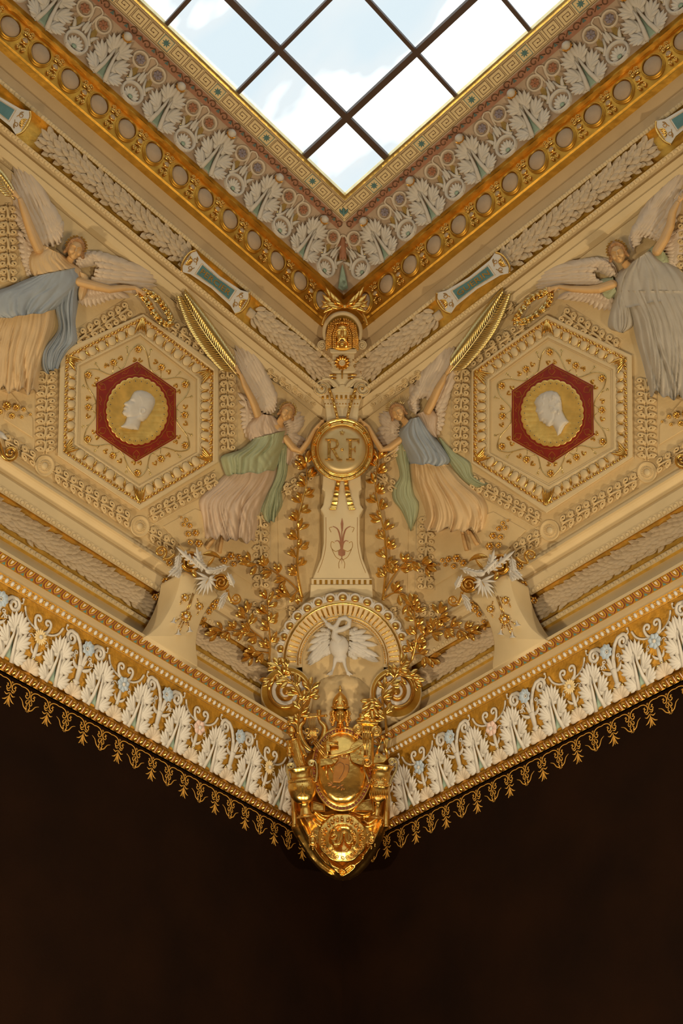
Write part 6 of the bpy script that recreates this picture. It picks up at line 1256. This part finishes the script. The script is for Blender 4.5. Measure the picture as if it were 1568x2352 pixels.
for a, b in (((700, 1045), (665, 1040)), ((710, 1050), (690, 1020)), ((705, 1050), (672, 1062)), ((740, 1062), (700, 1072)), ((770, 1066), (740, 1085)), ((790, 1075), (775, 1100)), ((800, 1080), (800, 1095)), ((760, 1066), (800, 1050))): a_, b_ = k([a])[0], k([b])[0]; h_ = float(dome_h(*a_))+1.3; blade(g, (*a_, h_), (*b_, float(dome_h(*b_))+1.3), 3.6, ridge=.5, k=3)
obj('twig', g, 'engr', S, t)
# lyre
S = lay(14); t = empty('lyre', S.pt(*k([(545, 640)])[0]), 'gilded lyre with crossbar and strings left of the bust', 'lyre'); g = G()
for s in (1, -1): x = 545; tube(g, [(*p, 8) for p in smooth_path(k([(x+s*55, 470), (x+s*60, 540), (x+s*100, 590), (x+s*95, 660), (x+s*60, 730), (x+s*10, 780)]), 5)], [5, 4, 7, 8, 6.5, 4], 9)
obj('arms', g, 'gold', S, t); g = tube(G(), [(*k([(420, 517)])[0], 12), (*k([(655, 500)])[0], 12)], 2.8, 8); [ball(g, (*k([p])[0], 12), 4, 8, 6) for p in ((420, 517), (655, 500))]; [ball(g, (*k([(510+i*12, 487)])[0], 13), 1.7, 6, 4) for i in range(7)]; obj('crossbar', g, 'gold', S, t)
for i in range(6): obj('string', tube(G(), [(*k([(512+i*11, 505)])[0], 13), (*k([(540+i*8, 700)])[0], 14)], .75, 5), 'gold', S, t)
g = G()
for s in (1, -1): pp = spiral_pts(k([(545+s*38, 625)])[0], 9, 2, math.pi/2, s*1.4, 12); tube(g, np.column_stack([pp, np.full(len(pp), 10)]), 1.7, 6); pp = spiral_pts(k([(545+s*28, 668)])[0], 8, 2, -math.pi/2, -s*1.2, 12); tube(g, np.column_stack([pp, np.full(len(pp), 10)]), 1.5, 6)
obj('scrollwork', g, 'gold', S, t)
for s in (1, -1): obj('horn', stand(G(), k([(545+s*58, 530)])[0], [(0, 4), (8, 4.6), (18, 5.4), (22, 5.6)], 12, .8, axis=(-s*.05, -1), h0=10), 'gold', S, t)
# ionic column with shell
S = lay(16); t = empty('ionic_column', S.pt(*k([(1010, 640)])[0]), 'gilded ionic column topped by a scallop shell, right of the bust', 'column')
g = stand(G(), k([(1008, 900)])[0], [(0, 10), (10, 9.5), (68, 9), (72, 12), (75, 12)], 14, .8, axis=(0, -1), h0=6); obj('column_shaft', g, 'gold', S, t)
g = ext(G(), k([(895, 532), (1078, 545), (1072, 572), (905, 560)]), 0, 18, 1); ext(g, k([(905, 560), (1072, 572), (1060, 640), (950, 640), (915, 600)]), 0, 13, 1)
for x, y in ((1060, 622), (915, 608)): cc_ = k([(x, y)])[0]; lathe(g, (*cc_, 0), [(13, 0), (13, 17), (11, 18)], 18); pp = spiral_pts(cc_, 11.5, 2, -1.5, 1.8, 16); tube(g, np.column_stack([pp, np.full(len(pp), 18)]), 1.9, 6)
obj('capital', g, 'gold', S, t)
g = G(); cc_ = k([(985, 530)])[0]
for a in np.linspace(math.pi*1.02, math.pi*1.98, 7): blade(g, (cc_[0], cc_[1], 12), (cc_[0]+21*math.cos(a), cc_[1]+24*math.sin(a), 16), 12.5, ridge=4, lift=4, fat=.95)
tube(g, [(cc_[0]-22, cc_[1]-1, 14), (cc_[0]+22, cc_[1]+1, 14)], 2.6, 8); obj('shell', g, 'gold', S, t)
# statuette
S = lay(18); t = empty('warrior_statuette', S.pt(*k([(430, 760)])[0]), 'small gilded helmeted goddess statuette standing behind the left vase', 'statuette')
g = G(); ball(g, (*k([(378, 640)])[0], 10), (7.5, 9.5, 8), 14, 9); tube(g, [(*k([(366, 628)])[0], 14), (*k([(358, 645)])[0], 15)], 2, 6); tube(g, [(*k([(385, 655)])[0], 8), (*k([(395, 680)])[0], 8)], 4.5, 8)
tube(g, [(*k(p), z) for p, z in (([(395, 690)], 7), ([(415, 760)], 7), ([(440, 850)], 7), ([(462, 905)], 7))] if 0 else [(*k([p])[0], 8) for p in ((395, 690), (415, 760), (440, 850), (462, 905))], [12, 13, 13, 12], 12, .8)
tube(g, [(*k([(375, 700)])[0], 8), (*k([(352, 760)])[0], 12), (*k([(362, 810)])[0], 12)], [4.5, 3.8, 3], 8); tube(g, [(*k([(430, 690)])[0], 8), (*k([(470, 770)])[0], 9), (*k([(500, 830)])[0], 8)], [4.5, 3.6, 2.6], 8)
remesh(obj('body', g, 'gold', S, t), .006, 1)
obj('pleated_robe', drape(G(), k([(375, 690), (385, 770), (410, 850), (435, 908)]), k([(425, 680), (460, 770), (480, 850), (495, 900)]), 7, 3, 12, 1, 3, ns=16, nt_=48, h0=8), 'gold', S, t)
g = G(); stand(g, k([(380, 628)])[0], [(-2, 9.5), (3, 9.5), (8, 8), (12, 5), (14, 1)], 12, .9, axis=(-.1, -1), h0=10); pp = smooth_path(k([(345, 590), (365, 558), (400, 555), (425, 590), (430, 640)]), 5); tube(g, np.column_stack([pp, np.full(len(pp), 12)]), [2.5, 5, 5.5, 4.5, 2.5], 8, .6); obj('crested_helmet', g, 'gold', S, t)
obj('bottle', stand(G(), k([(368, 830)])[0], [(0, 2), (4, 5), (9, 6.5), (14, 5), (18, 2.6), (24, 2.2), (36, 4.5), (38, 4.5)], 12, .8, axis=(-.15, -1), h0=14), 'gold', S, t)
# the two vases
def scroll_handle(S, t, pts, c, R, a0, tn, r=3.0): sp = spiral_pts(k([c])[0], R, 2.5, a0, tn, 16); pp = np.concatenate([smooth_path(k(pts)+[tuple(sp[0])], 4)[:-1], sp]); obj('handle', tube(G(), np.column_stack([pp, np.full(len(pp), 12)]), np.linspace(r, r*.7, len(pp)), 8), 'goldy', S, t)
S = lay(22); t = empty('wide_vase', S.pt(*k([(475, 1100)])[0]), 'gilded two-handled wide vase with engraved figures, left of the owl shield', 'vase')
obj('bowl', stand(G(), k([(498, 1315)])[0], [(0, 22), (3, 22), (5, 17), (9, 13), (20, 10.5), (30, 9.5), (33, 13), (36, 18), (42, 24), (52, 29.5), (66, 32.5), (76, 33), (80, 31), (82, 30.5), (84, 32), (89, 31.5), (91, 26), (96, 23), (104, 23.5), (110, 25.5), (113, 29), (116, 29), (116, 26)], 26, .72, axis=(-.13, -1), h0=8), 'gold', S, t)
g = G()
for i in range(11): x = 388+i*17; ball(g, (*k([(x, 1022+6*math.sin(i/10*3.14))])[0], 8+23*.72*math.sqrt(max(0, 1-((x-473)/108)**2))+7), 1.2, 6, 4)
obj('studs', g, 'brown', S, t); g = G()
for x, y, r_ in ((410, 1080, 5), (520, 1075, 5)): cc_ = k([(x, y)])[0]; flower(g, cc_, r_, 7, .6, .1, .1, 31, k=2)
for l in ([(462, 1062), (452, 1085), (458, 1112), (440, 1140)], [(472, 1062), (484, 1084), (480, 1116), (498, 1140)], [(458, 1112), (470, 1128), (480, 1116)], [(430, 1146), (505, 1146)]): tube(g, [(*p, 31.5) for p in k(l)], .8, 4)
ball(g, (*k([(467, 1052)])[0], 31), 1.8, 6, 4); obj('engraving', g, 'goldp', S, t)
scroll_handle(S, t, [(372, 1050), (362, 1000), (345, 940), (345, 900)], (378, 905), 8, 3.6, 1.5); scroll_handle(S, t, [(572, 1030), (585, 970), (582, 900), (570, 870)], (540, 882), 8, -.8, -1.5)
t = empty('stemmed_vase', S.pt(*k([(1090, 1100)])[0]), 'gilded tall stemmed urn with relief figures, right of the owl shield', 'vase')
obj('bowl', stand(G(), k([(1060, 1325)])[0], [(0, 16), (3, 16), (5, 11), (8, 6), (22, 5), (30, 4.6), (33, 7.5), (36, 6), (39, 10), (46, 17), (56, 20), (66, 21.5), (72, 20.5), (74, 22.5), (78, 22.5), (80, 20.5), (94, 22), (100, 23.5), (104, 21.5), (110, 22), (118, 26), (122, 29), (125, 29), (125, 26)], 26, .75, axis=(.1, -1), h0=8), 'gold', S, t)
g = G()
for i in range(9): x = 1012+i*17; blade(g, (*k([(x, 1170)])[0], 8+14*math.sqrt(max(0, 1-((x-1080)/85)**2))), (*k([(1080+(x-1080)*1.05, 1095)])[0], 12+14*math.sqrt(max(0, 1-((x-1080)/85)**2))), 5, ridge=1.8, fat=.9)
r = random.Random(5)
for i in range(40): x = r.uniform(1020, 1155); y = r.uniform(995, 1065); ball(g, (*k([(x, y)])[0], 8+17*math.sqrt(max(0, 1-((x-1088)/80)**2))), (r.uniform(1, 2), r.uniform(1.5, 4), 1.4), 6, 4)
for i in range(12): x = 1008+i*14; ball(g, (*k([(x, 935-i*1.5)])[0], 8+18*math.sqrt(max(0, 1-((x-1085)/90)**2))), 1.7, 6, 4)
obj('relief_ornament', g, 'gold', S, t); scroll_handle(S, t, [(1170, 1060), (1178, 1010), (1215, 940), (1222, 880)], (1183, 868), 9, .1, -1.6, 2.6); scroll_handle(S, t, [(1000, 1040), (985, 990), (965, 940), (952, 900)], (980, 858), 8, 3.0, 1.5, 2.2)
g = G(); [ball(g, (*k([(1165+10*math.cos(i*1.3), 1045+8*math.sin(i*1.3))])[0], 12), 2.2, 6, 4) for i in range(6)]; obj('handle_mask', g, 'goldy', S, t)
# tools over the shield
S = lay(44)
t = empty('mallet_and_chisels', S.pt(*k([(660, 780)])[0]), 'gilded sculptor tools, block and quill crossing the owl shield on the left', 'tools')
obj('axe_head', ext(G(), k([(608, 845), (695, 836), (720, 882), (700, 893), (608, 905)]), -6, 4, 1), 'gold', S, t, smooth=False); obj('block', ext(G(), k([(690, 845), (755, 850), (725, 890)]), -6, 2, 1), 'gold', S, t, smooth=False)
for n_, a, b, r_ in (('handle', (660, 870), (660, 985), 1.8), ('handle', (678, 890), (705, 935), 1.6), ('mallet', (625, 725), (755, 722), 4.4), ('handle', (676, 650), (668, 840), 1.7), ('chisel', (550, 710), (640, 830), 1.7), ('chisel', (560, 700), (655, 825), 1.5), ('chisel', (572, 700), (640, 760), 1.4), ('brush', (625, 835), (680, 820), 3.0), ('bow', (678, 655), (755, 715), .8)): obj(n_, tube(G(), [(*k([a])[0], 0), (*k([b])[0], 3)], r_, 7), 'gold', S, t)
obj('vise', ext(G(), k([(655, 700), (688, 700), (692, 790), (655, 790)]), -4, 5, 1.5), 'gold', S, t, smooth=False)
obj('quill', blade(G(), (*k([(680, 820)])[0], 2), (*k([(950, 730)])[0], 2), 8, ridge=2, bend=.07, k=9, fat=.8), 'gold', S, t)
t = empty('palette_and_brushes', S.pt(*k([(930, 800)])[0]), 'gilded painter palette with brushes in front of the column', 'palette')
obj('palette', ext(G(), smooth_path(k([(855, 745), (905, 700), (960, 690), (1015, 695), (1018, 760), (1000, 850), (960, 895), (900, 885), (860, 860), (845, 800)]), 4, True), -3, 1, .8), 'gold', S, t, smooth=False)
for x0_, x1_ in ((965, 975), (990, 960), (945, 968), (1005, 985)): obj('brush', tube(G(), [(*k([(x1_, 820)])[0], 3), (*k([(x0_, 600)])[0], 4)], [1.0, 1.7], 6), 'gold', S, t)
g = G(); r = random.Random(9); [ball(g, (*k([(r.uniform(870, 950), r.uniform(760, 860))])[0], 1.5), r.uniform(1, 1.8), 6, 4) for i in range(14)]; obj('paint_dabs', g, 'goldd', S, t); obj('thumb_scroll', tube(G(), np.column_stack([spiral_pts(k([(985, 870)])[0], 12, 3, 0, 1.6, 14), np.full(22, 3)]), 2.2, 7), 'gold', S, t)
t = empty('compasses_and_square', lay(22).pt(*k([(1090, 790)])[0]), 'gilded compasses and set square behind the right vase', 'tools'); S2 = lay(24)
obj('set_square', ext(G(), k([(1030, 860), (1060, 780), (1120, 820), (1150, 790), (1165, 830), (1120, 875), (1030, 885)]), -4, 0, 1), 'gold', S2, t, smooth=False)
for a, b in (((1108, 675), (1065, 790)), ((1115, 675), (1150, 830))): obj('leg', tube(G(), [(*k([a])[0], 4), (*k([b])[0], 4)], [3, 2], 6, .6), 'gold', S2, t)
obj('hinge', ball(G(), (*k([(1110, 672)])[0], 5), 5, 10, 6), 'gold', S2, t); obj('ruler', ext(G(), k([(1125, 680), (1158, 684), (1135, 800), (1112, 790)]), -6, -2, .5), 'gold', S2, t, smooth=False); obj('plumb_hole', ball(G(), (*k([(1080, 830)])[0], 0), 2.6, 8, 5), 'brown', S2, t)
# small pedestals
for i, (pts, lb) in enumerate(((([(545, 1190), (640, 1215), (640, 1262), (550, 1262)]), 'left'), (([(920, 1195), (1025, 1170), (1030, 1262), (880, 1262)]), 'right'))):
    S3 = lay(18); o = obj('stone_block', ext(ext(G(), k(pts), -6, 6, 1.5), inset(k(pts), -3)[:], -6, 0, 1), 'gold', S3, smooth=False); tag(o, 'small gilded moulded block under the owl shield on the %s' % lb, 'block')
# scalloped dish with a snake
S = lay(34); c = np.array(k([(788, 1480)])[0]); t = empty('scalloped_dish', S.pt(*c), 'gilded scalloped dish with a coiled snake in relief, hung on the corbel', 'dish')
obj('plate', lathe(G(), (*c, -4), [(56, -6), (57, 0), (54, 2), (38, 1), (35, 4), (33, 4), (31, -1), (20, -3), (4, -3)], 96, mod=lambda a: .955+.045*abs(math.sin(a*4))), 'gold', S, t)
g = G(); n = 60
for i in range(24):
    a = 2*math.pi*i/24; cc_ = c+46*np.array([math.cos(a), math.sin(a)]); sp = spiral_pts(cc_, 5.2, 1.2, a, 1.3*(1 if i % 2 else -1), 12); tube(g, np.column_stack([sp, np.full(len(sp), 0)]), 1.1, 5)
for i in range(8): a = math.pi*i/4+.4; cc_ = c+51*np.array([math.cos(a), math.sin(a)]); ball(g, (*cc_, 0), (4, 2.6, 2.4), 8, 5, rot=a)
obj('rim_chasing', g, 'gold', S, t)
pp = smooth_path(k([(700, 1470), (725, 1450), (740, 1475), (715, 1500), (730, 1530), (765, 1520), (780, 1480), (790, 1440), (815, 1440), (815, 1490), (840, 1520), (865, 1490), (850, 1455)]), 5); obj('snake', tube(G(), np.column_stack([pp, np.full(len(pp), 2)]), [2.4, 3.6, 4.2, 4.2, 3.8, 2.6], 9), 'gold', S, t)
g = G(); r = random.Random(2)
for i in range(16): a = r.uniform(0, 6.28); rr = r.uniform(18, 31); p = c+rr*np.array([math.cos(a), math.sin(a)]); q = p+r.uniform(7, 12)*np.array([math.cos(a+1.5), math.sin(a+1.5)]); blade(g, (*p, -2), (*q, 0), 6, ridge=2, k=4)
for i in range(14): a = r.uniform(-.6, .6)+(math.pi if i % 2 else 0)*0; p = c+r.uniform(18, 28)*np.array([math.cos(a), math.sin(a)]); ball(g, (*p, -1), r.uniform(2, 3.4), 8, 5)
obj('leaves_in_relief', g, 'gold', S, t, kind='stuff')
# jewels
for (x, y, kind, lb) in ((550, 1500, 0, 'oval gilded pendant jewel left of the scalloped dish'), (1020, 1495, 1, 'octagonal gilded pendant jewel right of the scalloped dish')):
    S = lay(28); c = np.array(k([(x, y)])[0]); t = empty('pendant_jewel', S.pt(*c), lb, 'jewel')
    if kind: obj('plaque', lathe(G(), (*c, 0), [(1, -3), (1, 2), (.8, 3.5), (.7, 2)], 8, 8.5, 11, rot=.39), 'gold', S, t); f = obj('flower', flower(G(), c, 5.5, 8, .6, .2, .2, 3), 'gold', S, t)
    else: obj('frame', lathe(G(), (*c, 0), [(1, -3), (1, 3), (.8, 4), (.74, 1)], 20, 9.5, 13, cap=False), 'gold', S, t); obj('stone', ball(G(), (*c, 1), (7, 10, 5), 14, 8), 'gold', S, t)
    g = G(); ball(g, (c[0], c[1]-17, 1), (4, 4, 3), 8, 6); ball(g, (c[0], c[1]+18, 1), (2.6, 5, 2.6), 8, 6)
    for s in (1, -1): ball(g, (c[0]+s*8, c[1]+12, 1), (2, 5, 2), 7, 5); ball(g, (c[0]+s*9, c[1]-12, 1), (3, 2.4, 2.4), 7, 5); tube(g, [(c[0]+s*3, c[1]-16, 1), (c[0]+s*9, c[1]-12, 1)], 1, 5)
    obj('drops', g, 'gold', S, t)
# two gilded standards flanking the corbel cloth
for x, nm in ((405, 'left'), (1135, 'right')):
    S = lay(10); g = stand(G(), k([(x, 1390)])[0], [(0, 6), (4, 7), (8, 5.5), (40, 5), (52, 4), (60, 3), (66, 4.4), (70, 2)], 12, .8, axis=(0, -1), h0=0); o = obj('torch', g, 'gold', S); tag(o, 'short gilded torch shape on the %s edge of the corbel' % nm, 'torch')
